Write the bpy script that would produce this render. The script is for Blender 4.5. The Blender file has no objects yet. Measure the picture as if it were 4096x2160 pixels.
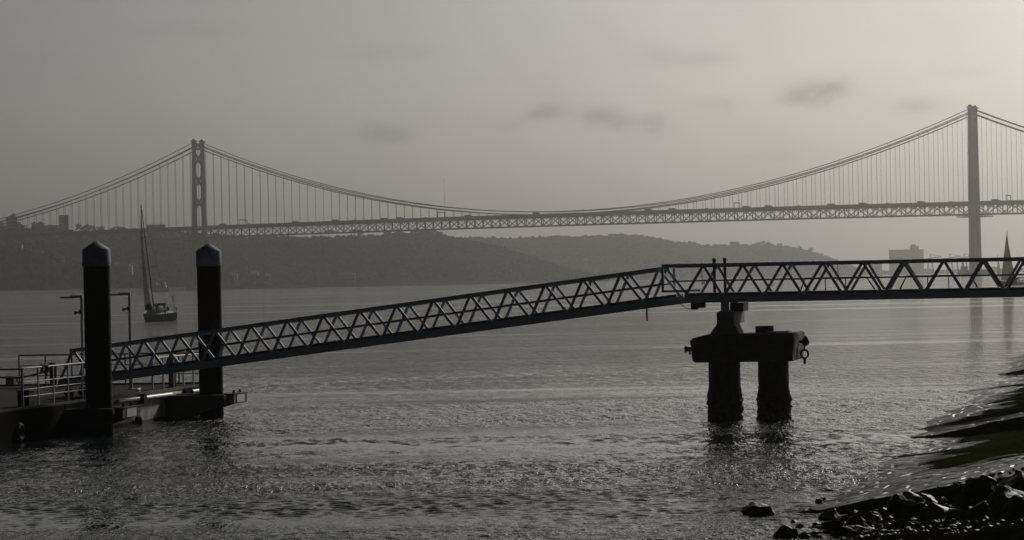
import bpy, bmesh, math, random
import numpy as np
from mathutils import Vector, Matrix, noise as mnoise

random.seed(7)
rng = np.random.default_rng(11)
scene = bpy.context.scene
COL = scene.collection
rad = math.radians

# ------------------------------------------------------------------ camera and survey helpers
HC = 5.2            # eye height over the water
FS = 11290.0        # focal length in pixels of the 4096 wide photograph
ROLL, PITCH = 0.0195, 39.4 / 11290.0
FWD = Vector((0, math.cos(PITCH), math.sin(PITCH)))
_r0 = Vector((1, 0, 0)); _u0 = Vector((0, -math.sin(PITCH), math.cos(PITCH)))
RGT = _r0 * math.cos(ROLL) - _u0 * math.sin(ROLL)
UPV = _u0 * math.cos(ROLL) + _r0 * math.sin(ROLL)
EYE = Vector((0, 0, HC))

def ray(xs, ys):
    return FWD + RGT * ((xs - 2048) / FS) + UPV * ((1080 - ys) / FS)

def at(xs, ys, Y):
    d = ray(xs, ys)
    return EYE + d * (Y / d.y)

def ground(xs, ys, z=0.0):
    d = ray(xs, ys)
    return EYE + d * ((z - HC) / d.z)

def bearing(xs, Y, z=0.0):
    """point at depth Y and height z on the bearing of photo column xs"""
    k = (xs - 2048) / FS
    p0, p1 = Vector((0, Y, z)) - EYE, Vector((1, 0, 0))
    X = (k * p0.dot(FWD) - p0.dot(RGT)) / (p1.dot(RGT) - k * p1.dot(FWD))
    return Vector((X, Y, z))

def along(org, d, xs):
    """parameter t where org + d t has photo column xs"""
    k = (xs - 2048) / FS
    o = org - EYE
    return (k * o.dot(FWD) - o.dot(RGT)) / (d.dot(RGT) - k * d.dot(FWD))

D = 4096 / 2576.0

# ------------------------------------------------------------------ mesh builder
OFF = {}

class MB:
    def __init__(self):
        self.v, self.f, self.m = [], [], []
        self.mi = 0
    def add(self, vs, fs):
        b = len(self.v)
        self.v += [tuple(x) for x in vs]
        self.f += [tuple(b + i for i in f) for f in fs]
        self.m += [self.mi] * len(fs)
    def box(self, c, s, ax=None):
        c = Vector(c)
        X, Y, Z = ax or (Vector((1, 0, 0)), Vector((0, 1, 0)), Vector((0, 0, 1)))
        a, b, d = s[0] / 2, s[1] / 2, s[2] / 2
        vs = [c + X * (a * i) + Y * (b * j) + Z * (d * k) for k in (-1, 1) for j in (-1, 1) for i in (-1, 1)]
        self.add(vs, [(0, 2, 3, 1), (4, 5, 7, 6), (0, 1, 5, 4), (2, 6, 7, 3), (0, 4, 6, 2), (1, 3, 7, 5)])
    def bbox(self, c, s, bev, ax=None):
        """box with chamfered edges"""
        bm = bmesh.new()
        bmesh.ops.create_cube(bm, size=1)
        bmesh.ops.scale(bm, vec=s, verts=bm.verts)
        bmesh.ops.bevel(bm, geom=list(bm.edges), offset=bev, segments=2, affect='EDGES', profile=0.6)
        X, Y, Z = ax or (Vector((1, 0, 0)), Vector((0, 1, 0)), Vector((0, 0, 1)))
        c = Vector(c)
        bm.verts.index_update()
        vs = [c + X * v.co.x + Y * v.co.y + Z * v.co.z for v in bm.verts]
        self.add(vs, [tuple(v.index for v in f.verts) for f in bm.faces])
        bm.free()
    def beam(self, p0, p1, w, h, up=Vector((0, 0, 1))):
        """w across, h along 'up'"""
        p0, p1 = Vector(p0), Vector(p1)
        d = (p1 - p0)
        L = d.length
        if L < 1e-6: return
        d /= L
        s = d.cross(up)
        if s.length < 1e-4: s = d.cross(Vector((1, 0, 0)))
        s.normalize()
        u = s.cross(d)
        self.box((p0 + p1) / 2, (L, w, h), (d, s, u))
    def tube(self, p0, p1, r0, r1=None, n=8, caps=True):
        r1 = r0 if r1 is None else r1
        p0, p1 = Vector(p0), Vector(p1)
        d = (p1 - p0).normalized()
        a = d.orthogonal().normalized(); b = d.cross(a)
        vs = []
        for p, r in ((p0, r0), (p1, r1)):
            for i in range(n):
                t = 2 * math.pi * i / n
                vs.append(p + a * (r * math.cos(t)) + b * (r * math.sin(t)))
        fs = [(i, (i + 1) % n, n + (i + 1) % n, n + i) for i in range(n)]
        if caps: fs += [tuple(range(n - 1, -1, -1)), tuple(range(n, 2 * n))]
        self.add(vs, fs)
    def pipe(self, pts, r, n=6):
        """a tube swept through points"""
        pts = [Vector(p) for p in pts]
        vs = []
        ref = Vector((0.31, 0.17, 0.93))
        for i, p in enumerate(pts):
            d = (pts[min(i + 1, len(pts) - 1)] - pts[max(i - 1, 0)]).normalized()
            a = d.cross(ref)
            if a.length < 0.05: a = d.orthogonal()
            a.normalize(); b = d.cross(a)
            rr = r[i] if isinstance(r, (list, tuple)) else r
            for k in range(n):
                t = 2 * math.pi * k / n
                vs.append(p + a * (rr * math.cos(t)) + b * (rr * math.sin(t)))
        fs = []
        for i in range(len(pts) - 1):
            for k in range(n):
                fs.append((i * n + k, i * n + (k + 1) % n, (i + 1) * n + (k + 1) % n, (i + 1) * n + k))
        fs += [tuple(range(n - 1, -1, -1)), tuple((len(pts) - 1) * n + k for k in range(n))]
        self.add(vs, fs)
    def lathe(self, c, prof, n=24, axis=None, jit=None):
        """profile of (radius, height) turned round the axis through c"""
        c = Vector(c)
        Z = Vector(axis).normalized() if axis is not None else Vector((0, 0, 1))
        A = Z.orthogonal().normalized() if axis is not None else Vector((1, 0, 0))
        B = Z.cross(A)
        vs = []
        for j, (r, h) in enumerate(prof):
            for i in range(n):
                t = 2 * math.pi * i / n
                rr = r + (jit(t, h) if jit else 0)
                vs.append(c + A * (rr * math.cos(t)) + B * (rr * math.sin(t)) + Z * h)
        fs = []
        for j in range(len(prof) - 1):
            for i in range(n):
                fs.append((j * n + i, j * n + (i + 1) % n, (j + 1) * n + (i + 1) % n, (j + 1) * n + i))
        fs += [tuple(range(n - 1, -1, -1)), tuple((len(prof) - 1) * n + i for i in range(n))]
        self.add(vs, fs)
    def torus(self, c, R, r, axis, n=20, m=8, sx=1.0):
        c = Vector(c); Z = Vector(axis).normalized(); A = Z.orthogonal().normalized(); B = Z.cross(A)
        vs, fs = [], []
        for i in range(n):
            t = 2 * math.pi * i / n
            d = A * math.cos(t) + B * math.sin(t)
            for j in range(m):
                p = 2 * math.pi * j / m
                vs.append(c + d * (R + r * math.cos(p)) + Z * (r * math.sin(p)))
        for i in range(n):
            for j in range(m):
                fs.append((i * m + j, ((i + 1) % n) * m + j, ((i + 1) % n) * m + (j + 1) % m, i * m + (j + 1) % m))
        self.add(vs, fs)
    def prism(self, poly, p, X, Z, depth, Yd):
        """polygon in the X,Z plane through p, extruded by depth along Yd"""
        p = Vector(p); n = len(poly)
        a = [p + X * x + Z * z for x, z in poly]
        b = [q + Yd * depth for q in a]
        fs = [tuple(range(n - 1, -1, -1)), tuple(range(n, 2 * n))]
        fs += [(i, (i + 1) % n, n + (i + 1) % n, n + i) for i in range(n)]
        self.add(a + b, fs)
    def build(self, name, mat, parent=None, smooth=False, mats=None):
        off = OFF.get(parent.name, Vector()) if parent else Vector()
        me = bpy.data.meshes.new(name)
        me.from_pydata([(x - off.x, y - off.y, z - off.z) for x, y, z in self.v], [], self.f)
        for m_ in (mats or [mat]): me.materials.append(m_)
        if mats: me.polygons.foreach_set('material_index', self.m)
        bm = bmesh.new(); bm.from_mesh(me)
        bmesh.ops.recalc_face_normals(bm, faces=bm.faces)
        bm.to_mesh(me); bm.free()
        if smooth:
            me.polygons.foreach_set('use_smooth', [True] * len(me.polygons))
            try: me.set_sharp_from_angle(angle=rad(40))
            except Exception: pass
        o = bpy.data.objects.new(name, me); COL.objects.link(o)
        if parent:
            o.parent = parent; OFF[o.name] = off
        return o

def tag(o, label=None, cat=None, group=None, kind=None):
    if label: o['label'] = label
    if cat: o['category'] = cat
    if group: o['group'] = group
    if kind: o['kind'] = kind
    return o

def thing(name, loc, label, cat, group=None, rot=None):
    o = bpy.data.objects.new(name, None); COL.objects.link(o)
    o.location = loc; o.empty_display_size = 0.3
    if rot:
        o.rotation_euler = rot; OFF[o.name] = Vector()      # children are given in local coordinates
    else:
        OFF[o.name] = Vector(loc)
    return tag(o, label, cat, group)

def copy_tree(o, parent=None):
    c = o.copy(); COL.objects.link(c)
    if parent: c.parent = parent
    for ch in o.children: copy_tree(ch, c)
    return c

# ------------------------------------------------------------------ materials
def nodes_of(name):
    m = bpy.data.materials.new(name); m.use_nodes = True
    nt = m.node_tree
    return m, nt, nt.nodes['Principled BSDF']

def mat(name, col, rough=0.6, metal=0.0, var=0.25, scale=3.0, bump=0.0, bscale=20.0, spec=0.5, col2=None, stretch=(1, 1, 1)):
    m, nt, b = nodes_of(name)
    N, L = nt.nodes, nt.links
    tc = N.new('ShaderNodeTexCoord'); mp = N.new('ShaderNodeMapping'); mp.inputs['Scale'].default_value = stretch
    L.new(tc.outputs['Object'], mp.inputs['Vector'])
    nz = N.new('ShaderNodeTexNoise'); nz.inputs['Scale'].default_value = scale; nz.inputs['Detail'].default_value = 6
    nz.inputs['Roughness'].default_value = 0.65
    L.new(mp.outputs['Vector'], nz.inputs['Vector'])
    rp = N.new('ShaderNodeValToRGB')
    c2 = col2 or tuple(c * (1 - var) for c in col)
    rp.color_ramp.elements[0].position = 0.35; rp.color_ramp.elements[1].position = 0.65
    rp.color_ramp.elements[0].color = (*c2, 1); rp.color_ramp.elements[1].color = (*col, 1)
    L.new(nz.outputs['Fac'], rp.inputs['Fac']); L.new(rp.outputs['Color'], b.inputs['Base Color'])
    mr = N.new('ShaderNodeMapRange'); mr.inputs['To Min'].default_value = rough - 0.1; mr.inputs['To Max'].default_value = min(1, rough + 0.1)
    L.new(nz.outputs['Fac'], mr.inputs['Value']); L.new(mr.outputs['Result'], b.inputs['Roughness'])
    b.inputs['Metallic'].default_value = metal
    b.inputs['Specular IOR Level'].default_value = spec
    if bump:
        n2 = N.new('ShaderNodeTexNoise'); n2.inputs['Scale'].default_value = bscale; n2.inputs['Detail'].default_value = 4
        L.new(mp.outputs['Vector'], n2.inputs['Vector'])
        bp = N.new('ShaderNodeBump'); bp.inputs['Strength'].default_value = 1.0; bp.inputs['Distance'].default_value = bump
        L.new(n2.outputs['Fac'], bp.inputs['Height']); L.new(bp.outputs['Normal'], b.inputs['Normal'])
    return m

M = {}
M['paint'] = mat('blue_grey_paint', (0.42, 0.49, 0.60), 0.6, 0, 0.2, 1.2, 0.0015, 25)
M['paint_dark'] = mat('dark_steel', (0.03, 0.03, 0.033), 0.55, 0, 0.4, 2, 0.002, 30)
M['pile'] = mat('tarred_steel', (0.007, 0.0065, 0.006), 0.8, 0, 0.6, 1.5, 0.006, 8, spec=0.12)
M['pilecap'] = mat('pile_cap_paint', (0.28, 0.33, 0.42), 0.75, 0, 0.35, 2.5, spec=0.2)
M['white_metal'] = mat('white_painted_metal', (0.80, 0.80, 0.76), 0.4, 0, 0.3, 3)
M['galv'] = mat('galvanised_steel', (0.55, 0.55, 0.54), 0.4, 0.3, 0.3, 6)
M['hull_rust'] = mat('stained_grey_hull', (0.72, 0.72, 0.66), 0.5, 0, 0.5, 1.3, 0.004, 6, col2=(0.30, 0.27, 0.20), stretch=(1, 1, .45))
M['deck_red'] = mat('red_brown_deck', (0.030, 0.016, 0.014), 0.9, 0, 0.4, 1.0, 0.003, 12, spec=0.05)
M['bollard'] = mat('dull_red_bollard', (0.09, 0.035, 0.032), 0.45, 0, 0.4, 2)
M['rubble'] = mat('dark_rubble', (0.005, 0.005, 0.0042), 0.9, 0, 0.5, 1.2, 0.06, 5, spec=0.0)
M['hull_shade'] = mat('hull_shade_black', (0.006, 0.006, 0.006), 0.9, 0, 0.4, 2, 0.006, 10, spec=0.02)  # near-black colour standing in for shade on the pontoon side
M['rubber'] = mat('black_rubber', (0.015, 0.015, 0.015), 0.7, 0, 0.3, 5, 0.004, 15)
M['rope'] = mat('dark_rope', (0.06, 0.055, 0.05), 0.85, 0, 0.3, 20, 0.004, 60)
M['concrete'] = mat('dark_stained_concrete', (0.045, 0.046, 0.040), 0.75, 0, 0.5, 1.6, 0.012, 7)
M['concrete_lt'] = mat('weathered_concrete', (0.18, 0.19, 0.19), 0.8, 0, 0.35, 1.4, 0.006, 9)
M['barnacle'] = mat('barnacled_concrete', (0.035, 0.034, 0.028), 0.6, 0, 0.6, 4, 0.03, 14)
M['bridge'] = mat('bridge_red_oxide', (0.10, 0.045, 0.035), 0.6, 0, 0.2, 0.05)
M['asphalt'] = mat('asphalt', (0.05, 0.05, 0.05), 0.9, 0, 0.2, 0.2)
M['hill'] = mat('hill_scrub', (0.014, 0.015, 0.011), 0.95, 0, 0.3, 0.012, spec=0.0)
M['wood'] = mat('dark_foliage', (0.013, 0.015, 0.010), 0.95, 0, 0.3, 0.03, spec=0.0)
M['crown'] = mat('pine_foliage', (0.022, 0.026, 0.016), 0.9, 0, 0.5, 0.4)
M['bark'] = mat('bark', (0.06, 0.045, 0.035), 0.9, 0, 0.3, 1)
M['wall_pale'] = mat('pale_render', (0.42, 0.40, 0.37), 0.85, 0, 0.15, 0.1)
M['wall_grey'] = mat('grey_render', (0.24, 0.235, 0.225), 0.85, 0, 0.2, 0.1)
M['roof'] = mat('clay_roof', (0.22, 0.10, 0.07), 0.85, 0, 0.3, 0.3)
M['window'] = mat('dark_window', (0.03, 0.035, 0.04), 0.15, 0, 0.2, 1)
M['quay'] = mat('quay_stone', (0.22, 0.215, 0.205), 0.8, 0, 0.25, 0.05)
M['boat_white'] = mat('white_gelcoat', (0.75, 0.75, 0.73), 0.25, 0, 0.08, 1)
M['boat_hull'] = mat('white_gelcoat_hull', (0.88, 0.89, 0.90), 0.3, 0, 0.1, 1)
M['navy'] = mat('navy_canvas', (0.012, 0.014, 0.022), 0.8, 0, 0.3, 3)
M['mast'] = mat('dark_mast', (0.02, 0.02, 0.022), 0.4, 0, 0.2, 2)
M['skin'] = mat('skin', (0.35, 0.20, 0.14), 0.55, 0, 0.1, 4)
M['cloth_dark'] = mat('dark_jacket', (0.015, 0.016, 0.02), 0.85, 0, 0.3, 8)
M['cloth_red'] = mat('dull_red_jacket', (0.10, 0.03, 0.03), 0.85, 0, 0.3, 8)
M['cloth_grey'] = mat('grey_trousers', (0.05, 0.05, 0.055), 0.85, 0, 0.3, 8)
M['cloth_light'] = mat('pale_shirt', (0.35, 0.34, 0.33), 0.85, 0, 0.2, 8)
M['hair'] = mat('dark_hair', (0.02, 0.014, 0.01), 0.6, 0, 0.3, 10)
M['rock'] = mat('wet_black_rock', (0.009, 0.0088, 0.008), 0.55, 0, 0.5, 3.0, 0.025, 7, spec=.22)
M['ship_white'] = mat('ship_white', (0.8, 0.8, 0.78), 0.4, 0, 0.05, 1)

def sail_mat(name, col, trans):
    m, nt, b = nodes_of(name)
    N, L = nt.nodes, nt.links
    b.inputs['Base Color'].default_value = (*col, 1); b.inputs['Roughness'].default_value = 0.7
    tr = N.new('ShaderNodeBsdfTranslucent'); tr.inputs['Color'].default_value = (*col, 1)
    mx = N.new('ShaderNodeMixShader'); mx.inputs['Fac'].default_value = trans
    w = N.new('ShaderNodeTexWave'); w.inputs['Scale'].default_value = 0.35; w.inputs['Distortion'].default_value = 0.6
    w.bands_direction = 'Z'
    tc = N.new('ShaderNodeTexCoord'); L.new(tc.outputs['Object'], w.inputs['Vector'])
    rp = N.new('ShaderNodeValToRGB'); rp.color_ramp.elements[0].color = (*[c * .8 for c in col], 1); rp.color_ramp.elements[1].color = (*col, 1)
    rp.color_ramp.elements[1].position = 0.15
    L.new(w.outputs['Fac'], rp.inputs['Fac']); L.new(rp.outputs['Color'], b.inputs['Base Color']); L.new(rp.outputs['Color'], tr.inputs['Color'])
    out = N['Material Output']
    L.new(b.outputs['BSDF'], mx.inputs[1]); L.new(tr.outputs['BSDF'], mx.inputs[2]); L.new(mx.outputs['Shader'], out.inputs['Surface'])
    return m
M['sail'] = sail_mat('tan_sailcloth', (0.15, 0.143, 0.118), 0.35)
M['sail_grey'] = sail_mat('grey_sailcloth', (0.3, 0.3, 0.29), 0.3)

def water_mat():
    m, nt, b = nodes_of('river_water')
    N, L = nt.nodes, nt.links
    b.inputs['Base Color'].default_value = (0.010, 0.014, 0.017, 1)
    b.inputs['IOR'].default_value = 1.23
    b.inputs['Roughness'].default_value = 0.06
    geo = N.new('ShaderNodeNewGeometry')
    def noise(scale, detail, stretch, rough=0.55):
        mp = N.new('ShaderNodeMapping'); mp.inputs['Scale'].default_value = stretch
        mp.inputs['Rotation'].default_value = (0, 0, rad(8))
        L.new(geo.outputs['Position'], mp.inputs['Vector'])
        n = N.new('ShaderNodeTexNoise'); n.inputs['Scale'].default_value = scale
        n.inputs['Detail'].default_value = detail; n.inputs['Roughness'].default_value = rough
        L.new(mp.outputs['Vector'], n.inputs['Vector'])
        return n.outputs['Fac']
    def math_(op, a, b_=None):
        n = N.new('ShaderNodeMath'); n.operation = op
        for i, x in enumerate((a, b_)):
            if x is None: continue
            if isinstance(x, (int, float)): n.inputs[i].default_value = x
            else: L.new(x, n.inputs[i])
        return n.outputs[0]
    # calm slicks and ruffled patches, tens of metres across and drawn out along the current
    patch = noise(0.011, 4, (0.40, 3.2, 1), 0.65)
    mr = N.new('ShaderNodeMapRange'); mr.interpolation_type = 'SMOOTHSTEP'
    mr.inputs['From Min'].default_value = 0.40; mr.inputs['From Max'].default_value = 0.58
    mr.inputs['To Min'].default_value = 0.12; mr.inputs['To Max'].default_value = 1.6
    L.new(patch, mr.inputs['Value'])
    fine = noise(5.5, 3, (0.6, 1.3, 1))
    mid = noise(1.3, 3, (0.8, 1.3, 1))
    big = noise(0.4, 2, (0.7, 1.3, 1))
    # beyond the modelled waves the larger ripples go into the normals too
    ln = N.new('ShaderNodeVectorMath'); ln.operation = 'LENGTH'; L.new(geo.outputs['Position'], ln.inputs[0])
    far = N.new('ShaderNodeMapRange'); far.inputs['From Min'].default_value = 50; far.inputs['From Max'].default_value = 180
    far.inputs['To Min'].default_value = 0.15; far.inputs['To Max'].default_value = 1.4
    L.new(ln.outputs['Value'], far.inputs['Value'])
    # ripples too small to draw far off act as roughness
    rf = N.new('ShaderNodeMapRange'); rf.inputs['From Min'].default_value = 150; rf.inputs['From Max'].default_value = 900
    rf.inputs['To Min'].default_value = 0.045; rf.inputs['To Max'].default_value = 0.06
    L.new(ln.outputs['Value'], rf.inputs['Value']); L.new(rf.outputs['Result'], b.inputs['Roughness'])
    h = math_('MULTIPLY', fine, W_FINE)
    h = math_('ADD', h, math_('MULTIPLY', math_('MULTIPLY', mid, W_MID), far.outputs['Result']))
    h = math_('ADD', h, math_('MULTIPLY', math_('MULTIPLY', big, W_BIG), far.outputs['Result']))
    # windrows: narrow rough and smooth streaks running with the wind
    row = noise(1.5, 4, (1.0, 0.22, 1), 0.7)
    rw = N.new('ShaderNodeMapRange'); rw.inputs['From Min'].default_value = 0.33; rw.inputs['From Max'].default_value = 0.67
    rw.inputs['To Min'].default_value = 0.15; rw.inputs['To Max'].default_value = 1.6; L.new(row, rw.inputs['Value'])
    h = math_('MULTIPLY', h, math_('MULTIPLY', mr.outputs['Result'], rw.outputs['Result']))
    bp = N.new('ShaderNodeBump'); bp.inputs['Strength'].default_value = 1; bp.inputs['Distance'].default_value = 1
    bp.inputs['Filter Width'].default_value = FILT
    L.new(h, bp.inputs['Height']); L.new(bp.outputs['Normal'], b.inputs['Normal'])
    return m
FILT = 0.01
W_FINE, W_MID, W_BIG = 0.034, 0.10, 0.24

def shore_mat():
    m, nt, b = nodes_of('wet_stone_slope')
    N, L = nt.nodes, nt.links
    geo = N.new('ShaderNodeNewGeometry')
    mp = N.new('ShaderNodeMapping'); mp.inputs['Rotation'].default_value = (0, 0, rad(-20)); L.new(geo.outputs['Position'], mp.inputs['Vector'])
    # courses of setts
    mp2 = N.new('ShaderNodeMapping'); mp2.inputs['Scale'].default_value = (0.55, 1.6, 1); L.new(mp.outputs['Vector'], mp2.inputs['Vector'])
    vo = N.new('ShaderNodeTexVoronoi'); vo.inputs['Scale'].default_value = 2.3; vo.feature = 'DISTANCE_TO_EDGE'
    L.new(mp2.outputs['Vector'], vo.inputs['Vector'])
    nz = N.new('ShaderNodeTexNoise'); nz.inputs['Scale'].default_value = 0.22; nz.inputs['Detail'].default_value = 5
    mp3 = N.new('ShaderNodeMapping'); mp3.inputs['Scale'].default_value = (0.6, 1.5, 1); L.new(mp.outputs['Vector'], mp3.inputs['Vector'])
    L.new(mp3.outputs['Vector'], nz.inputs['Vector'])
    fine = N.new('ShaderNodeTexNoise'); fine.inputs['Scale'].default_value = 5; fine.inputs['Detail'].default_value = 5
    at_ = N.new('ShaderNodeAttribute'); at_.attribute_name = 'weed'
    wd = N.new('ShaderNodeMath'); wd.operation = 'MULTIPLY_ADD'; wd.use_clamp = True; wd.inputs[1].default_value = 0.30
    L.new(at_.outputs['Fac'], wd.inputs[0])
    ws = N.new('ShaderNodeMath'); ws.operation = 'SUBTRACT'; ws.inputs[1].default_value = 0.09; L.new(nz.outputs['Fac'], ws.inputs[0]); L.new(ws.outputs[0], wd.inputs[2])
    rp = N.new('ShaderNodeValToRGB'); e = rp.color_ramp.elements
    e[0].position = 0.46; e[0].color = (0.008, 0.0078, 0.007, 1)
    e[1].position = 0.66; e[1].color = (0.020, 0.027, 0.005, 1)
    L.new(wd.outputs[0], rp.inputs['Fac'])
    mx = N.new('ShaderNodeMixRGB'); mx.blend_type = 'MULTIPLY'; mx.inputs['Fac'].default_value = 0.7
    L.new(rp.outputs['Color'], mx.inputs[1]); 
    fr = N.new('ShaderNodeMapRange'); fr.inputs['From Min'].default_value = .3; fr.inputs['From Max'].default_value = .7; fr.inputs['To Min'].default_value = .1; fr.inputs['To Max'].default_value = 1.6
    L.new(fine.outputs['Fac'], fr.inputs['Value']); L.new(fr.outputs['Result'], mx.inputs[2])
    L.new(mx.outputs['Color'], b.inputs['Base Color'])
    # bare stone keeps a film of water, weed is duller
    ro = N.new('ShaderNodeMapRange'); ro.inputs['From Min'].default_value = 0.44; ro.inputs['From Max'].default_value = 0.58
    ro.inputs['To Min'].default_value = 0.50; ro.inputs['To Max'].default_value = 0.95
    L.new(wd.outputs[0], ro.inputs['Value']); L.new(ro.outputs['Result'], b.inputs['Roughness'])
    cl = N.new('ShaderNodeMath'); cl.operation = 'MINIMUM'; cl.inputs[1].default_value = 0.12
    L.new(vo.outputs['Distance'], cl.inputs[0])
    ad = N.new('ShaderNodeMath'); ad.operation = 'MULTIPLY_ADD'; ad.inputs[1].default_value = 0.25
    L.new(fine.outputs['Fac'], ad.inputs[0]); L.new(cl.outputs[0], ad.inputs[2])
    bp = N.new('ShaderNodeBump'); bp.inputs['Strength'].default_value = 1; bp.inputs['Distance'].default_value = 0.30
    L.new(ad.outputs[0], bp.inputs['Height']); L.new(bp.outputs['Normal'], b.inputs['Normal'])
    sm = N.new('ShaderNodeMapRange'); sm.inputs['From Min'].default_value = 0.46; sm.inputs['From Max'].default_value = 0.56
    sm.inputs['To Min'].default_value = 0.36; sm.inputs['To Max'].default_value = 0.0
    L.new(wd.outputs[0], sm.inputs['Value']); L.new(sm.outputs['Result'], b.inputs['Specular IOR Level'])
    return m
# ------------------------------------------------------------------ light, sky, air
SUN_AZ, SUN_EL = rad(26), rad(28)
SUN = Vector((math.sin(SUN_AZ) * math.cos(SUN_EL), math.cos(SUN_AZ) * math.cos(SUN_EL), math.sin(SUN_EL)))

def make_world():
    w = bpy.data.worlds.new('World'); scene.world = w; w.use_nodes = True
    nt = w.node_tree; N, L = nt.nodes, nt.links
    bg = N['Background']; bg.inputs['Strength'].default_value = SKY_STRENGTH
    sky = N.new('ShaderNodeTexSky'); sky.sky_type = 'NISHITA'; sky.sun_disc = False
    sky.sun_elevation = SUN_EL; sky.sun_rotation = SUN_AZ
    sky.air_density = 1.2; sky.dust_density = 1.8; sky.ozone_density = 1.0; sky.altitude = 0
    hs = N.new('ShaderNodeHueSaturation'); hs.inputs['Saturation'].default_value = 0.20
    L.new(sky.outputs['Color'], hs.inputs['Color'])
    tc = N.new('ShaderNodeTexCoord')
    def vmath(op, a, b=None):
        n = N.new('ShaderNodeVectorMath'); n.operation = op
        L.new(a, n.inputs[0])
        if b is not None:
            if isinstance(b, (tuple, Vector)): n.inputs[1].default_value = tuple(b)
            else: L.new(b, n.inputs[1])
        return n
    def m_(op, a, b=None, c=None):
        n = N.new('ShaderNodeMath'); n.operation = op
        for i, x in enumerate((a, b, c)):
            if x is None: continue
            if isinstance(x, (int, float)): n.inputs[i].default_value = x
            else: L.new(x, n.inputs[i])
        return n.outputs[0]
    dirv = tc.outputs['Generated']
    # thin veil of high cloud, brightest towards the hidden sun
    dot = vmath('DOT_PRODUCT', dirv, SUN).outputs['Value']
    mr = N.new('ShaderNodeMapRange'); mr.interpolation_type = 'LINEAR'
    mr.inputs['From Min'].default_value = GLOW[0]; mr.inputs['From Max'].default_value = GLOW[1]
    mr.inputs['To Min'].default_value = 0; mr.inputs['To Max'].default_value = 1
    L.new(dot, mr.inputs['Value'])
    pw = m_('POWER', mr.outputs['Result'], GLOW[2])
    gl = m_('MULTIPLY_ADD', pw, GLOW[3], GLOW[4])
    # the veil thins out overhead, where the sky is darker and bluer
    sp = N.new('ShaderNodeSeparateXYZ'); L.new(dirv, sp.inputs[0])
    e2 = m_('POWER', m_('DIVIDE', m_('MAXIMUM', m_('SUBTRACT', sp.outputs['Z'], 0.10), 0.0), EL_FALL), 1.5)
    fall = m_('DIVIDE', 1.0, m_('ADD', e2, 1.0))
    fall = m_('MULTIPLY_ADD', fall, 1 - EL_MIN, EL_MIN)
    gl = m_('MULTIPLY', gl, fall)
    lo = N.new('ShaderNodeMapRange'); lo.interpolation_type = 'SMOOTHSTEP'     # murk near the horizon
    lo.inputs['From Min'].default_value = -0.01; lo.inputs['From Max'].default_value = 0.11; lo.inputs['To Min'].default_value = LOW; lo.inputs['To Max'].default_value = 1
    L.new(sp.outputs['Z'], lo.inputs['Value'])
    gl = m_('MULTIPLY', gl, lo.outputs['Result'])
    # small grey clouds low over the river
    dark = None
    for (xs, ys, rx, ry, amt) in CLOUDS:
        c = ray(xs, ys).normalized()
        rr = Vector((0, 0, 1)).cross(c).normalized(); uu = c.cross(rr)
        dx = vmath('DOT_PRODUCT', dirv, rr * (FS / (rx * .92))).outputs['Value']
        dyb = vmath('DOT_PRODUCT', dirv, uu * (FS / (ry * 1.25))).outputs['Value']
        d2 = m_('ADD', m_('MULTIPLY', dx, dx), m_('MULTIPLY', dyb, dyb))
        g = m_('MULTIPLY', m_('EXPONENT', m_('MULTIPLY', d2, -1.0)), amt)
        dark = g if dark is None else m_('ADD', dark, g)
    nz = N.new('ShaderNodeTexNoise'); nz.inputs['Scale'].default_value = 95; nz.inputs['Detail'].default_value = 6; nz.inputs['Roughness'].default_value = 0.55
    mp = N.new('ShaderNodeMapping'); mp.inputs['Scale'].default_value = (1, 1, 1.5); L.new(dirv, mp.inputs['Vector']); L.new(mp.outputs['Vector'], nz.inputs['Vector'])
    nm = N.new('ShaderNodeMapRange'); nm.interpolation_type = 'SMOOTHSTEP'
    nm.inputs['From Min'].default_value = 0.34; nm.inputs['From Max'].default_value = 0.60; L.new(nz.outputs['Fac'], nm.inputs['Value'])
    cl = m_('MULTIPLY', dark, m_('MULTIPLY_ADD', nm.outputs['Result'], 0.6, 0.55))
    # broad unevenness of the veil
    n2 = N.new('ShaderNodeTexNoise'); n2.inputs['Scale'].default_value = 9; n2.inputs['Detail'].default_value = 4
    mp2 = N.new('ShaderNodeMapping'); mp2.inputs['Scale'].default_value = (1, 1, 2.6); L.new(dirv, mp2.inputs['Vector']); L.new(mp2.outputs['Vector'], n2.inputs['Vector'])
    veil = m_('MULTIPLY_ADD', n2.outputs['Fac'], 0.24, 0.88)
    keep = m_('MULTIPLY', m_('SUBTRACT', 1.0, cl), veil)
    fac = m_('MULTIPLY', gl, keep)
    out = vmath('SCALE', hs.outputs['Color']); L.new(fac, out.inputs['Scale'])
    wm = N.new('ShaderNodeMixRGB'); wm.inputs[1].default_value = (*SKY_COOL, 1); wm.inputs[2].default_value = (*SKY_WARM, 1); L.new(mr.outputs['Result'], wm.inputs['Fac'])
    tint = vmath('MULTIPLY', out.outputs['Vector'], wm.outputs['Color'])
    L.new(tint.outputs['Vector'], bg.inputs['Color'])

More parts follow.
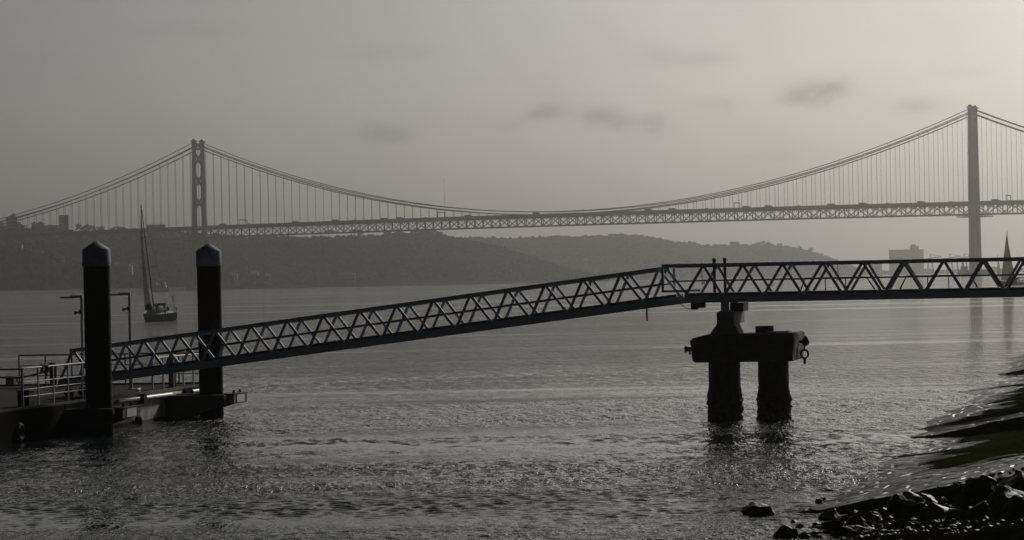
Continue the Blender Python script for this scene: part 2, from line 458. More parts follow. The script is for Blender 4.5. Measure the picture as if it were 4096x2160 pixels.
SKY_STRENGTH = 0.09
SKY_COOL, SKY_WARM, LOW = (1.0, 1.005, 1.045), (1.0, 0.968, 0.918), 0.84
GLOW = (0.45, 1.0, 1.6, 1.06, 0.20)
CLOUDS = [(3258, 375, 150, 42, 0.24), (3340, 350, 90, 32, .14), (3190, 392, 90, 25, .12), (2210, 440, 85, 26, .22), (2140, 462, 60, 18, .15), (2395, 470, 90, 36, .24), (2480, 490, 60, 26, .15), (2610, 500, 70, 32, .22),
          (1520, 525, 120, 34, .17), (1590, 550, 70, 22, .12), (3680, 425, 140, 26, .18), (3850, 290, 120, 18, .08), (2750, 235, 180, 24, .15), (2630, 215, 60, 30, .1), (2880, 415, 110, 25, .14), (1560, 215, 260, 26, 0.08), (700, 120, 300, 30, .06), (3090, 620, 140, 22, .10), (2020, 500, 120, 20, .08)]
EL_FALL, EL_MIN = 0.09, 0.09
SUN_STRENGTH = 4.2
HAZE_DENS = 1.3e-4
HAZE_COL = (0.68, 0.675, 0.665)
HAZE_G = 0.88
EXPOSURE = -0.93

make_world()
sl = bpy.data.lights.new('sun', 'SUN'); sl.energy = SUN_STRENGTH; sl.angle = rad(8); sl.color = (1.0, 0.95, 0.87)
so = bpy.data.objects.new('sun', sl); COL.objects.link(so); so.rotation_euler = SUN.to_track_quat('Z', 'Y').to_euler()
so.location = (60, 60, 90)

# air: one closed box round everything
hz = MB(); hz.box((0, 4300, 117), (12400, 9600, 246))
hm = bpy.data.materials.new('river_haze'); hm.use_nodes = True
hn = hm.node_tree; hn.nodes.remove(hn.nodes['Principled BSDF'])
pv = hn.nodes.new('ShaderNodeVolumePrincipled')
pv.inputs['Color'].default_value = (*HAZE_COL, 1); pv.inputs['Density'].default_value = HAZE_DENS; pv.inputs['Anisotropy'].default_value = HAZE_G
hn.links.new(pv.outputs['Volume'], hn.nodes['Material Output'].inputs['Volume'])
hobj = tag(hz.build('haze', hm), 'pale grey haze lying over the whole river and the far bank', 'haze', kind='stuff')

# ------------------------------------------------------------------ water
def make_water():
    rows = [40.0]
    while rows[-1] < 600: rows.append(rows[-1] * (1.00145 if rows[-1] < 330 else 1.003))
    rows = np.array(rows)
    ncol = 620
    tan = np.linspace(-0.212, 0.212, ncol)
    Y = rows[:, None] * np.ones(ncol)[None, :]
    X = rows[:, None] * tan[None, :]
    Z = np.zeros_like(X)
    # a choppy tidal river: many short wave trains round the wind direction
    K = 84
    lam = np.exp(rng.uniform(math.log(0.19), math.log(0.65), K))
    th = rad(75) + rng.normal(0, rad(45), K)
    ph = rng.uniform(0, 2 * np.pi, K)
    slope = WAVE_SLOPE / math.sqrt(K) * np.where(lam > 0.6, 0.8, 1.0)
    amp = slope * math.sqrt(2) * lam / (2 * np.pi)
    dyr = np.gradient(rows)
    # calm and ruffled patches drawn out by the current
    P = np.zeros_like(X)
    for lx, ly, a, s in ((90, 23, 12, .5), (46, 13, -8, 1.9), (140, 40, 20, 4.1), (24, 7, 5, 2.7)):
        ca, sa = math.cos(rad(a)), math.sin(rad(a))
        P += np.sin(2 * np.pi * ((X * ca + Y * sa) / lx) + s + 1.3 * np.sin(2 * np.pi * (Y * ca - X * sa) / ly + s))
    P = np.clip(0.85 + 0.34 * P, 0.10, 1.5)
    end = np.clip((590 - rows) / 250, 0, 1)[:, None]
    for k in range(K):
        w = np.clip(lam[k] / (2.0 * dyr) - 1, 0, 1)[:, None]
        hi = int(np.argmax(w[:, 0] <= 0)) if (w[:, 0] <= 0).any() else len(rows)
        if hi == 0: continue
        kx, ky = 2 * np.pi / lam[k] * math.cos(th[k]), 2 * np.pi / lam[k] * math.sin(th[k])
        p = kx * X[:hi] + ky * Y[:hi] + ph[k]
        Z[:hi] += amp[k] * w[:hi] * (np.sin(p) + 0.22 * np.cos(2 * p))
    Z *= P * end
    Z[0] = 0; Z[-1] = 0; Z[:, 0] = 0; Z[:, -1] = 0         # meets the flat sheets round it
    n, c = X.shape
    co = np.stack([X, Y, Z], -1).reshape(-1, 3)
    idx = np.arange(n * c).reshape(n, c)
    q = np.stack([idx[:-1, :-1], idx[:-1, 1:], idx[1:, 1:], idx[1:, :-1]], -1).reshape(-1, 4)
    xl, xr, yf = 6150.0, 6150.0, 9050.0
    b = len(co)
    extra = np.array([[-xl, -450, 0], [xr, -450, 0], [xr, yf, 0], [-xl, yf, 0],
                      [-xl, 40, 0], [xr, 40, 0], [-xl, rows[-1], 0], [xr, rows[-1], 0]], float)
    co = np.concatenate([co, extra])
    nr = idx[0, :].tolist(); fr = idx[-1, :].tolist(); lf = idx[:, 0].tolist(); rt = idx[:, -1].tolist()
    big = [[b + 0, b + 1, b + 5] + nr[::-1] + [b + 4], [b + 4] + lf + [b + 6], [b + 5, b + 7] + rt[::-1], [b + 6] + fr + [b + 7, b + 2, b + 3]]
    loops = np.concatenate([q.reshape(-1)] + [np.array(x) for x in big]).astype(np.int32)
    sizes = np.concatenate([np.full(len(q), 4), [len(x) for x in big]]).astype(np.int32)
    starts = np.concatenate([[0], np.cumsum(sizes)[:-1]]).astype(np.int32)
    me = bpy.data.meshes.new('water')
    me.vertices.add(len(co)); me.vertices.foreach_set('co', co.astype(np.float32).reshape(-1))
    me.loops.add(len(loops)); me.loops.foreach_set('vertex_index', loops)
    me.polygons.add(len(sizes)); me.polygons.foreach_set('loop_start', starts); me.polygons.foreach_set('loop_total', sizes)
    me.polygons.foreach_set('use_smooth', np.ones(len(sizes), bool))
    me.update(calc_edges=True); me.validate()
    me.materials.append(water_mat())
    o = bpy.data.objects.new('water', me); COL.objects.link(o)
    return tag(o, 'dark rippled river water stretching to the far bank', 'water', kind='structure')
WAVE_SLOPE = 0.175
make_water()
# ------------------------------------------------------------------ suspension bridge
T1 = bearing(2452.5 * D * 1.0, 3195, 0); T2 = bearing(507 * D, 3610, 0)   # right and left tower bases
T1 = bearing(3903, 3195, 0); T2 = bearing(803, 3610, 0)
BD = (T1 - T2); SPAN = BD.length; BD.normalize()
BN = Vector((-BD.y, BD.x, 0))            # across the bridge, away from the camera
HALF = 10.5
ZU = Vector((0, 0, 1))
def deck_z(s):                            # s measured from the left tower
    k = s / SPAN
    return 80.4 + 2.2 * k + 1.6 * max(-1, 1 - (2 * k - 1) ** 2)
def bp_(s, off, z): return T2 + BD * s + BN * off + ZU * z
S_LO, S_HI = -440.0, SPAN + 150.0

br = thing('suspension_bridge', (T2 + T1) / 2, 'long suspension bridge with two tall towers spanning the hazy river', 'bridge')
# towers
def tower(base, s0):
    t = MB()
    H = 189.0
    for sd in (-1, 1):
        n = 6
        rings = []
        for i in range(n + 1):
            z = H * i / n
            k = i / n
            hw = 12.9 - 2.7 * k
            a, b = 7.4 - 2.1 * k, 4.6 - 1.1 * k
            c = base + BN * (sd * hw) + ZU * z
            # cruciform-stepped leg outline
            pts = [(-a/2, -b/2*.6), (-a/2*.75, -b/2*.6), (-a/2*.75, -b/2), (a/2*.75, -b/2), (a/2*.75, -b/2*.6), (a/2, -b/2*.6),
                   (a/2, b/2*.6), (a/2*.75, b/2*.6), (a/2*.75, b/2), (-a/2*.75, b/2), (-a/2*.75, b/2*.6), (-a/2, b/2*.6)]
            rings.append([c + BD * x + BN * y for x, y in pts])
        m = 12
        vs = [p for r in rings for p in r]
        fs = [(i * m + k, i * m + (k + 1) % m, (i + 1) * m + (k + 1) % m, (i + 1) * m + k) for i in range(n) for k in range(m)]
        fs += [tuple(range(m - 1, -1, -1)), tuple(n * m + k for k in range(m))]
        t.add(vs, fs)
    leg = t.build('tower', M['bridge'], br)
    for sd in (-1, 1):
        c = base + BN * (sd * 10.2)
        sb = MB(); sb.box(c + ZU * (H + 0.9), (7.4, 3.9, 1.8), (BD, BN, ZU)); sb.prism([(-2.6, 0), (2.6, 0), (1.2, 2.2), (-1.2, 2.2)], c + ZU * (H + 1.8) - BN * 1.2, BD, ZU, 2.4, BN)
        sb.build('saddle', M['bridge'], leg)
    st = MB(); st.box(base + ZU * 180.5, (3.2, 18, 3.0), (BD, BN, ZU)); st.build('top_strut', M['bridge'], leg)
    for zc, hh in ((185.2, 3.6), (167.5, 8.5), (139.5, 8.5), (111.5, 8.5), (58, 8.5), (34, 8.5)):
        hw = 12.9 - 2.7 * zc / H - 1.6
        x = MB()
        for sd in (-1, 1):
            x.beam(base + BN * (-hw) + ZU * (zc - sd * hh), base + BN * hw + ZU * (zc + sd * hh), 2.4, 1.5)
        x.box(base + ZU * zc, (2.6, 3.0, 3.2), (BD, BN, ZU))
        x.build('cross_brace', M['bridge'], leg)
    pf = MB()
    zz = deck_z(s0) - 16.2
    for sd in (-1, 1):
        pf.box(base + BD * (sd * 10.5) + ZU * zz, (13, 30, 1.0), (BD, BN, ZU))
        pf.box(base + BD * (sd * 10.0) + ZU * (zz + 1.6), (14.5, 31, 0.4), (BD, BN, ZU))
        for e in (-1, 1):
            for j in range(4): pf.beam(base + BD * (sd * (5 + 4 * j)) + BN * (15.2 * e) + ZU * zz, base + BD * (sd * (5 + 4 * j)) + BN * (15.2 * e) + ZU * (zz + 2.4), .4, .4)
    pf.build('service_platform', M['bridge'], leg)
    pb = MB(); pb.lathe(base - ZU * 3, [(19, 0), (19, 7), (17.5, 8.2), (17.5, 9)], 28); pb.build('pier_base', M['concrete_lt'], leg, smooth=True)
    ph_ = MB(); ph_.box(base - BD * 12 - BN * 4 + ZU * 8, (7, 6, 5), (BD, BN, ZU)); ph_.lathe(base - BD * 13 - BN * 4 + ZU * 10, [(.8, 0), (.8, 4)], 8); ph_.build('pier_hut', M['concrete_lt'], leg)
tower(T1, SPAN); tower(T2, 0)

# roadway, railway deck and stiffening trusses
PAN = 11.27
svals = np.arange(S_LO, S_HI + 1, PAN)
road = MB()
for a, b in zip(svals[:-1], svals[1:]):
    za, zb = deck_z(a), deck_z(b)
    pr = [(-12.4, 0), (12.4, 0), (12.4, -1.1), (11.6, -3.6), (-11.6, -3.6), (-12.4, -1.1)]
    va = [bp_(a, x, za + z) for x, z in pr]; vb = [bp_(b, x, zb + z) for x, z in pr]
    n = len(pr)
    road.add(va + vb, [(i, (i + 1) % n, n + (i + 1) % n, n + i) for i in range(n)])
road.build('roadway', M['asphalt'], br)
for sd in (-1, 1):
    par = MB()
    for a, b in zip(svals[:-1], svals[1:]):
        par.beam(bp_(a, sd * 12.2, deck_z(a) + .55), bp_(b, sd * 12.2, deck_z(b) + .55), .2, 1.1)
    par.build('parapet', M['bridge'], br)
rd = MB()
for a, b in zip(svals[:-1], svals[1:]):
    rd.beam(bp_(a, 0, deck_z(a) - 13.4), bp_(b, 0, deck_z(b) - 13.4), 12, .8)
rd.build('rail_deck', M['asphalt'], br)
for sd in (-1, 1):
    t = MB()
    o = sd * HALF
    for i, (a, b) in enumerate(zip(svals[:-1], svals[1:])):
        za, zb = deck_z(a), deck_z(b)
        t.beam(bp_(a, o, za - 13.6), bp_(b, o, zb - 13.6), 1.0, 1.6)
        t.beam(bp_(a, o, za - 3.6), bp_(a, o, za - 13.6), 1.0, 1.15)
        if i % 2: t.beam(bp_(a, o, za - 3.9), bp_(b, o, zb - 13.2), .7, 1.0)
        else: t.beam(bp_(a, o, za - 13.2), bp_(b, o, zb - 3.9), .7, 1.0)
        mid = (a + b) / 2
        for q in (.3, .5, .7):
            s = a + (b - a) * q
            t.beam(bp_(s, o * .55, deck_z(s) - 3.6), bp_(s, o * .55, deck_z(s) - 5.6), .5, .8)
    t.build('side_truss', M['bridge'], br)

# main and secondary cables
def cab(s, zt, zm):
    h = SPAN / 2
    if 0 <= s <= SPAN: return zm + (zt - zm) * ((s - h) / h) ** 2
    e = -s if s < 0 else s - SPAN
    Ls = 483.0
    ze = (zt - 110.0)
    return zt - (zt - ze) * e / Ls - (zt - zm) / h ** 2 * e * (Ls - e)
def zlow(s): return cab(s, 183.5, 83.0)
def zup(s): return cab(s, 188.6, 86.4)
cs = np.arange(S_LO, S_HI + 1, 11.27 / 2)
for sd in (-1, 1):
    for fn, r in ((zlow, .62), (zup, .5)):
        c = MB(); c.pipe([bp_(s, sd * HALF, fn(s)) for s in cs], r, 6)
        c.build('main_cable', M['bridge'], br, smooth=True)
# hangers: the hundred longest each by itself, the rest as one part
hang = []
for sd in (-1, 1):
    s = S_LO + PAN / 2
    while s < S_HI:
        if min(abs(s), abs(s - SPAN)) > 4 and -320 < s < SPAN + 75:
            z0, z1 = deck_z(s), zlow(s)
            if z1 - z0 > 1.5: hang.append((z1 - z0, s, sd, z0, z1))
        s += PAN
hang.sort(reverse=True)
rest = MB()
for i, (ln, s, sd, z0, z1) in enumerate(hang):
    m_ = MB() if i < 98 else rest
    m_.beam(bp_(s, sd * HALF, z0), bp_(s, sd * HALF, z1), .32, .32, up=BD)
    if i < 98: m_.build('hanger', M['bridge'], br)
tag(rest.build('hanger', M['bridge'], br), kind='stuff')

# things standing on the deck
def s_at(xs): return along(T2 + ZU * 82, BD, xs)
gant_l = ['sign gantry over the bridge deck just right of the left tower', 'sign gantry over the bridge deck left of midspan',
          'sign gantry over the bridge deck between midspan and the right tower', 'sign gantry over the bridge deck beyond the right tower']
for xs, lb in zip((972, 1764, 2948, 4034), gant_l):
    s = s_at(xs); z = deck_z(s)
    g = thing('sign_gantry', bp_(s, 0, z), lb, 'gantry', 'sign gantries over the bridge deck')
    for sd in (-1, 1):
        p = MB(); p.beam(bp_(s, sd * 10.0, z), bp_(s, sd * 10.0, z + 7.6), .7, .7); p.build('post', M['bridge'], g)
    p = MB(); p.box(bp_(s, 0, z + 7.0), (.9, 20.6, 1.1), (BD, BN, ZU)); p.build('crossbar', M['bridge'], g)
veh = [(610, 'l'), (905, 't'), (1010, 'v'), (1190, 't'), (1355, 't'), (1432, 'v'), (1546, 't'), (1612, 't'), (1716, 'v'), (1880, 't'), (2156, 't'), (2440, 'v'), (2600, 't'), (2700, 't'),
       (2838, 'v'), (2992, 't'), (3083, 't'), (3205, 'v'), (3330, 't'), (3460, 't'), (3560, 'v'), (3690, 't'), (3812, 'v'), (3990, 't')]
tr0 = vn0 = None
for i, (xs, k) in enumerate(veh):
    s = s_at(xs); off = -7.5 if i % 3 else -4.5
    m_ = MB()
    if k == 'v':
        L, H = 6.0, 2.6
        m_.prism([(-L/2, .5), (L/2, .5), (L/2, 1.4), (L/2 - .9, 1.6), (L/2 - 1.7, H), (-L/2, H)], Vector((0, -1, 0)), Vector((1, 0, 0)), ZU, 2.0, Vector((0, 1, 0)))
    else:
        L, H = 11.0, 3.9
        m_.box((-1.3, 0, .9 + (H - .9) / 2), (L - 2.8, 2.5, H - .9)); m_.prism([(L/2 - 2.5, .6), (L/2, .6), (L/2, 1.8), (L/2 - .4, 2.9), (L/2 - 2.5, 3.0)], Vector((0, -1.2, 0)), Vector((1, 0, 0)), ZU, 2.4, Vector((0, 1, 0)))
        m_.box((0, 0, .75), (L, 1.0, .3))
    for wx in ((-L/2 + 1.2), (L/2 - 1.3)):
        for wy in (-1, 1): m_.tube((wx, wy - .15, .5), (wx, wy + .15, .5), .5, n=10)
    if (k == 'v' and vn0 is None) or (k != 'v' and tr0 is None):
        o = m_.build('van' if k == 'v' else 'truck', M['paint_dark'])
        if k == 'v': vn0 = o
        else: tr0 = o
    else:
        o = (vn0 if k == 'v' else tr0).copy(); COL.objects.link(o)
    o.scale = (.9, .9, .85); o.location = bp_(s, off, deck_z(s) - .3); o.rotation_euler = (0, 0, math.atan2(BD.y, BD.x))
    if k == 'v': tag(o, 'small dark van in the traffic on the bridge deck', 'van', 'vans crossing the bridge')
    else: tag(o, 'dark lorry in the traffic on the bridge deck', 'truck', 'lorries crossing the bridge')

# ------------------------------------------------------------------ far shore: hills, woods, quay
def interp(x, tab):
    return float(np.interp(x, [t[0] for t in tab], [t[1] for t in tab]))
# crest height (photo row) and depth by photo column, in 2576-wide units
H1 = [(-260, 570), (-60, 570), (0, 572), (60, 574), (180, 574), (300, 579), (450, 578), (520, 584), (640, 591), (760, 592), (860, 589), (1000, 586), (1071, 584), (1136, 590), (1180, 598), (1230, 610), (1300, 634), (1380, 662), (1460, 690), (1520, 706)]
H2 = [(1020, 603), (1120, 597), (1228, 594), (1306, 596), (1400, 590), (1520, 589), (1583, 590), (1640, 596), (1698, 606), (1781, 614), (1850, 613), (1920, 611), (1990, 620), (2031, 626), (2093, 647), (2130, 664), (2180, 684), (2220, 693)]
C1 = [(-260, 4000), (0, 4150), (500, 4300), (1000, 4400), (1520, 4700)]
S1 = [(-260, 3050), (0, 3250), (480, 3760), (1000, 4000), (1520, 4550)]
C2 = [(1020, 6000), (1600, 6400), (2220, 7300)]
S2 = [(1020, 5300), (1600, 5700), (2220, 7000)]
def hill(name, Ht, Ct, St, label):
    xs = np.linspace(Ht[0][0], Ht[-1][0], 260)
    ts = np.concatenate([np.linspace(0, 1, 34), [1.12, 1.3, 1.6]])
    rows = []
    for x in xs:
        cr = at(x * D, interp(x, Ht) * D, interp(x, Ct))
        sh = bearing(x * D, interp(x, St), 0)
        col = []
        for t in ts:
            p = sh.lerp(cr, t)
            if t <= 1:
                k = t ** 0.72
                p.z = 2.5 + (cr.z - 7.5) * k
                am = 7 * t * (1 - t) * 3.2
                p.z += am * mnoise.noise(Vector((p.x / 160, p.y / 160, 0))) + 2.2 * t * mnoise.noise(Vector((p.x / 38, p.y / 38, 3)))
            else:
                p.z = (cr.z - 5) * max(.25, 1 - (t - 1) * .9)
            p.z = max(p.z, 1.5)
            col.append(p)
        rows.append(col)
    n, c = len(rows), len(ts)
    vs = [tuple(p) for r in rows for p in r]
    fs = [(i * c + j, (i + 1) * c + j, (i + 1) * c + j + 1, i * c + j + 1) for i in range(n - 1) for j in range(c - 1)]
    m_ = MB(); m_.add(vs, fs)
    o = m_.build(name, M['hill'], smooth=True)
    tag(o, label, 'hill', kind='structure')
    return rows, ts
hr1, hts = hill('near_hill', H1, C1, S1, 'long dark wooded bluff on the far bank behind the bridge')
hr2, _ = hill('far_hill', H2, C2, S2, 'paler wooded ridge running down to the river further off')

ico = bmesh.new(); bmesh.ops.create_icosphere(ico, subdivisions=1, radius=1)
ICO_V = np.array([v.co[:] for v in ico.verts]); ICO_F = np.array([[v.index for v in f.verts] for f in ico.faces]); ico.free()
ico = bmesh.new(); bmesh.ops.create_icosphere(ico, subdivisions=2, radius=1)
ICO2_V = np.array([v.co[:] for v in ico.verts]); ICO2_F = np.array([[v.index for v in f.verts] for f in ico.faces]); ico.free()
def blobs(name, pts, rads, material, squash=.8, jit=.28, base=None):
    V, F = base or (ICO_V, ICO_F)
    n = len(pts)
    j = 1 + rng.normal(0, jit, (n, len(V), 1)).clip(-.5, .6)
    v = V[None] * j * np.array(rads)[:, None, None]
    v[..., 2] *= squash
    v += np.array(pts)[:, None, :]
    f = F[None] + (np.arange(n) * len(V))[:, None, None]
    me = bpy.data.meshes.new(name)
    me.from_pydata(v.reshape(-1, 3).tolist(), [], f.reshape(-1, 3).tolist())
    me.materials.append(material)
    o = bpy.data.objects.new(name, me); COL.objects.link(o)
    return o
def wood(rows, n, label):
    pts, rads = [], []
    nr, nc = len(rows), 34
    while len(pts) < n:
        i = random.uniform(0, nr - 1.01); t = random.random()
        t = t ** .55 if random.random() < .6 else random.random()
        j = min(t * 33, 32.99)
        if t < .015: continue
        a = rows[int(i)][int(j)].lerp(rows[int(i)][int(j) + 1], j % 1); b = rows[int(i) + 1][int(j)].lerp(rows[int(i) + 1][int(j) + 1], j % 1)
        p = a.lerp(b, i % 1)
        dn = mnoise.noise(Vector((p.x / 110, p.y / 110, 9)))
        r = random.uniform(3.0, 7.0) * (1 + .5 * dn) * (1 if t > .6 else 1.35)
        if t > .93: r *= .62 if random.random() < .7 else .85
        pts.append((p.x, p.y, p.z + r * .35)); rads.append(r)
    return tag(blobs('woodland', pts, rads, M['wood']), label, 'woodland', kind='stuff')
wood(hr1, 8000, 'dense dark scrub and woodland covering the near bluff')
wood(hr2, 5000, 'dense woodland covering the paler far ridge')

# pale quay along the foot of the bluffs
q = MB()
for rows, zq in ((hr1, 3.2), (hr2, 3.2)):
    line = [r[0] for r in rows[::4]]
    for a, b in zip(line[:-1], line[1:]):
        a = Vector((a.x, a.y - 6, 0)); b = Vector((b.x, b.y - 6, 0))
        q.beam(a + ZU * zq / 2, b + ZU * zq / 2, 9, zq + 1)
tag(q.build('quay', M['quay']), 'pale low quay along the foot of the far bank', 'quay', kind='structure')

# crest trees one can tell apart
def crest_tree(loc, h, w, kind, label, group):
    t = thing('pine_tree' if kind == 'pine' else 'broadleaf_tree', loc, label, 'tree', group)
    tk = MB(); lean = random.uniform(-.06, .06)
    fork = Vector((lean * h, 0, h * (.62 if kind == 'pine' else .4)))
    tk.pipe([Vector(loc) - ZU * 2, Vector(loc) + fork * .5, Vector(loc) + fork], [h * .03, h * .024, h * .018], 6)
    for q_ in range(4):
        a = random.uniform(0, 6.28)
        tk.tube(Vector(loc) + fork * .95, Vector(loc) + fork + Vector((math.cos(a) * w * .3, math.sin(a) * w * .3, h * .2)), h * .014, h * .007, 5)
    tk.build('trunk', M['bark'], t)
    pts, rads = [], []
    for q_ in range(30):
        a = random.uniform(0, 6.28); r = w * .5 * math.sqrt(random.random())
        if kind == 'pine': z = h * (.72 + random.uniform(-.16, .14) * 1) + h * .10 * (1 - (r / (w * .5)) ** 2)
        else: z = h * random.uniform(.36, .92) ; r *= math.sqrt(max(.15, 1 - ((z / h - .6) / .42) ** 2))
        pts.append((r * math.cos(a), r * math.sin(a), z)); rads.append(w * random.uniform(.09, .17))
    c = blobs('crown', pts, rads, M['crown'], .75, .3)
    c.parent = t
def crest_pt(x, H, Cc, lift=-6.5):
    p = at(x * D, interp(x, H) * D, interp(x, Cc)); p.z += lift; return p
for x in (1537, 1549, 1562, 1574, 1588, 1601, 1614, 1629, 1643, 1656):
    crest_tree(crest_pt(x, H2, C2, -10), random.uniform(10, 13), random.uniform(11, 15), 'pine', 'umbrella pine in the row on the highest part of the pale far ridge', 'pines along the far ridge')
for x in (1843, 1853, 1908, 1920, 1934, 1962, 2012, 2040):
    crest_tree(crest_pt(x, H2, C2), random.uniform(9, 13), random.uniform(9, 15), 'broad', 'round tree on the descending right end of the pale far ridge', 'trees on the descending end of the ridge')
for x in (828, 893, 905, 975, 1003, 1046, 1060, 1074, 1088, 1104):
    crest_tree(crest_pt(x, H1, C1), random.uniform(9, 15), random.uniform(10, 16), random.choice(['broad', 'broad', 'pine']), 'bushy tree on the bluff crest below the middle of the bridge', 'trees on the bluff crest under midspan')
for x in (198, 214, 222, 232, 244, 256, 283, 297, 305, 315, 333):
    crest_tree(crest_pt(x, H1, C1), random.uniform(9, 15), random.uniform(9, 14), 'broad', 'round tree on the skyline between the left tower block and the left bridge tower', 'skyline trees left of the bridge tower')
for x in (48, 58, 88, 97, 106, 4, -6):
    crest_tree(crest_pt(x, H1, C1), random.uniform(10, 16), random.uniform(10, 16), 'broad', 'round tree on the skyline among the far left tower blocks', 'skyline trees by the tower blocks')

# buildings on the bluff
def building(name, label, x0, x1, ytop, Y, zbase, depth, cat='building', wall='wall_grey', floors=8, cols=6, roofbox=None, group=None, roof=None):
    pc = bearing((x0 + x1) / 2, Y, zbase)
    w = (x1 - x0) / FS * Y
    h = at((x0 + x1) / 2, ytop, Y).z - zbase
    b = thing(name, pc, label, cat, group)
    wl = MB(); wl.box(pc + ZU * (h / 2 - 2) + Vector((0, depth / 2, 0)), (w, depth, h + 4)); wall_o = wl.build('wall', M[wall], b)
    fh = h / (floors + .4)
    for f in range(floors):
        if floors * cols > 60:
            wn = MB(); wn.box(pc + Vector((0, -.02, fh * (f + .65))), (w * .94, .3, fh * .42)); wn.build('window_band', M['window'], b)
            continue
        for c in range(cols):
            wn = MB(); wn.box(pc + Vector((-w / 2 + w * (c + .5) / cols, -.02, fh * (f + .65))), (w / cols * .5, .3, fh * .45))
            wn.build('window', M['window'], b)
    rf = MB()
    if roof == 'hip':
        e = .6
        vs = [pc + Vector((sx * (w / 2 + e), depth / 2 + sy * (depth / 2 + e), h)) for sx, sy in ((-1, -1), (1, -1), (1, 1), (-1, 1))]
        rr = min(w, depth) * .28
        vs += [pc + Vector((-w * .22, depth / 2, h + rr)), pc + Vector((w * .22, depth / 2, h + rr))]
        rf.add(vs, [(0, 1, 5, 4), (1, 2, 5), (2, 3, 4, 5), (3, 0, 4), (3, 2, 1, 0)])
        rf.build('roof', M['roof'], b)
    else:
        rf.box(pc + ZU * (h + .25) + Vector((0, depth / 2, 0)), (w + .8, depth + .8, .5)); ro = rf.build('roof', M['wall_grey'], b)
        for (fx, fw, fhh) in roofbox or []:
            k = MB(); k.box(pc + ZU * (h + .5 + fhh / 2) + Vector((w * fx, depth / 2, 0)), (w * fw, depth * .6, fhh)); k.build('plant_room', M['wall_grey'], ro)
    return b
building('tower_block', 'dark tower block with a stepped roof on the far left skyline', 25, 69, 868, 4250, 84, 16, floors=6, cols=5, roofbox=[(.1, .5, 3), (.12, .25, 5)])
building('tower_block', 'plain square tower block, right one of the two on the left skyline', 237, 274, 864, 4250, 84, 15, floors=6, cols=5, roofbox=[(0, .9, 1)])
building('apartment_building', 'low block with a lumpy roof between the two skyline tower blocks', 127, 176, 893, 4260, 84, 14, floors=3, cols=7, roofbox=[(.2, .3, 2), (-.3, .2, 1.6)])
building('apartment_building', 'long low flat block joined against the right skyline tower block', 180, 236, 902, 4270, 84, 14, floors=2, cols=9)
building('hall', 'long low flat roofed hall on the skyline left of the bridge tower', 588, 660, 899, 4300, 86, 20, floors=2, cols=8)
hs = [(75, 1003, 24, 'small pale house high on the shaded slope below the left tower block'), (108, 1018, 18, 'tiny pale house below the left tower block, right of its neighbour'),
      (150, 1030, 30, 'wide pale house halfway up the shaded slope'), (212, 1040, 40, 'long terrace left of the capped pile top'), (232, 1054, 44, 'longest terrace on the slope, just left of the nearer pile'),
      (467, 1079, 26, 'pale house just right of the nearer pile cap'), (522, 1110, 12, 'narrow tall pale building left of the yacht sail'),
      (930, 1122, 38, 'pale shed on the bank right of the second pile'), (1010, 1118, 46, 'wide pale warehouse on the bank right of the second pile'), (1070, 1124, 24, 'small warehouse end on the bank left of the gangway middle'),
      (1390, 1124, 60, 'long low warehouse at the foot of the bluff above the gangway')]
for xs, yb, wpx, lb in hs:
    x = xs / D
    cr = at(xs, interp(x, H1) * D, interp(x, C1)); sh = bearing(xs, interp(x, S1), 0)
    best = None
    for t in np.linspace(.02, .95, 60):
        p = sh.lerp(cr, t); p.z = 2.5 + (cr.z - 7.5) * t ** .72
        ys = 1080 - FS * (p - EYE).dot(UPV) / (p - EYE).dot(FWD)
        if best is None or abs(ys - yb) < best[0]: best = (abs(ys - yb), p)
    p = best[1]
    low = yb > 1105
    hgt = (16 if wpx < 20 else 9 if low else 8)
    ytop = 1080 - FS * (p + ZU * hgt - EYE).dot(UPV) / (p - EYE).dot(FWD)
    building('warehouse' if low and wpx > 20 else 'house', lb, xs - wpx / 2, xs + wpx / 2, ytop, p.y - 10, p.z - 1, 11, 'warehouse' if low and wpx > 20 else 'house', 'wall_pale', 2 if hgt < 12 else 4, max(2, wpx // 8), roof='hip')

# the low bank on the right
fb = MB()
ln = [(2060, 6250), (2140, 6300), (2240, 6500), (2400, 6600), (2600, 6650), (2900, 6600)]
front = [bearing(x * D, y, 0) for x, y in ln]
vs = [p + ZU * -1 for p in front] + [p + ZU * 4 for p in front] + [p + Vector((0, 700, 10)) for p in front]
n = len(ln)
fb.add(vs, [(i, i + 1, n + i + 1, n + i) for i in range(n - 1)] + [(n + i, n + i + 1, 2 * n + i + 1, 2 * n + i) for i in range(n - 1)])
tag(fb.build('far_bank', M['hill']), 'low hazy river bank with port buildings on the right', 'river bank', kind='structure')
building('apartment_building', 'big pale slab block with a rooftop tower, faint in the haze', 3564, 3696, 999, 6700, 5, 30, floors=13, cols=14, roofbox=[(.25, .24, 8), (.22, .12, 12)])
building('apartment_building', 'faint lower block directly left of the big hazy slab block', 3490, 3528, 1046, 6720, 5, 25, floors=8, cols=6)
building('warehouse', 'faint low warehouse between the slab block and the right bridge tower', 3700, 3735, 1076, 6650, 5, 25, floors=2, cols=6, cat='warehouse')
building('warehouse', 'faint long warehouse at the right of the right bridge tower', 3950, 3992, 1068, 6650, 5, 25, floors=2, cols=7, cat='warehouse')
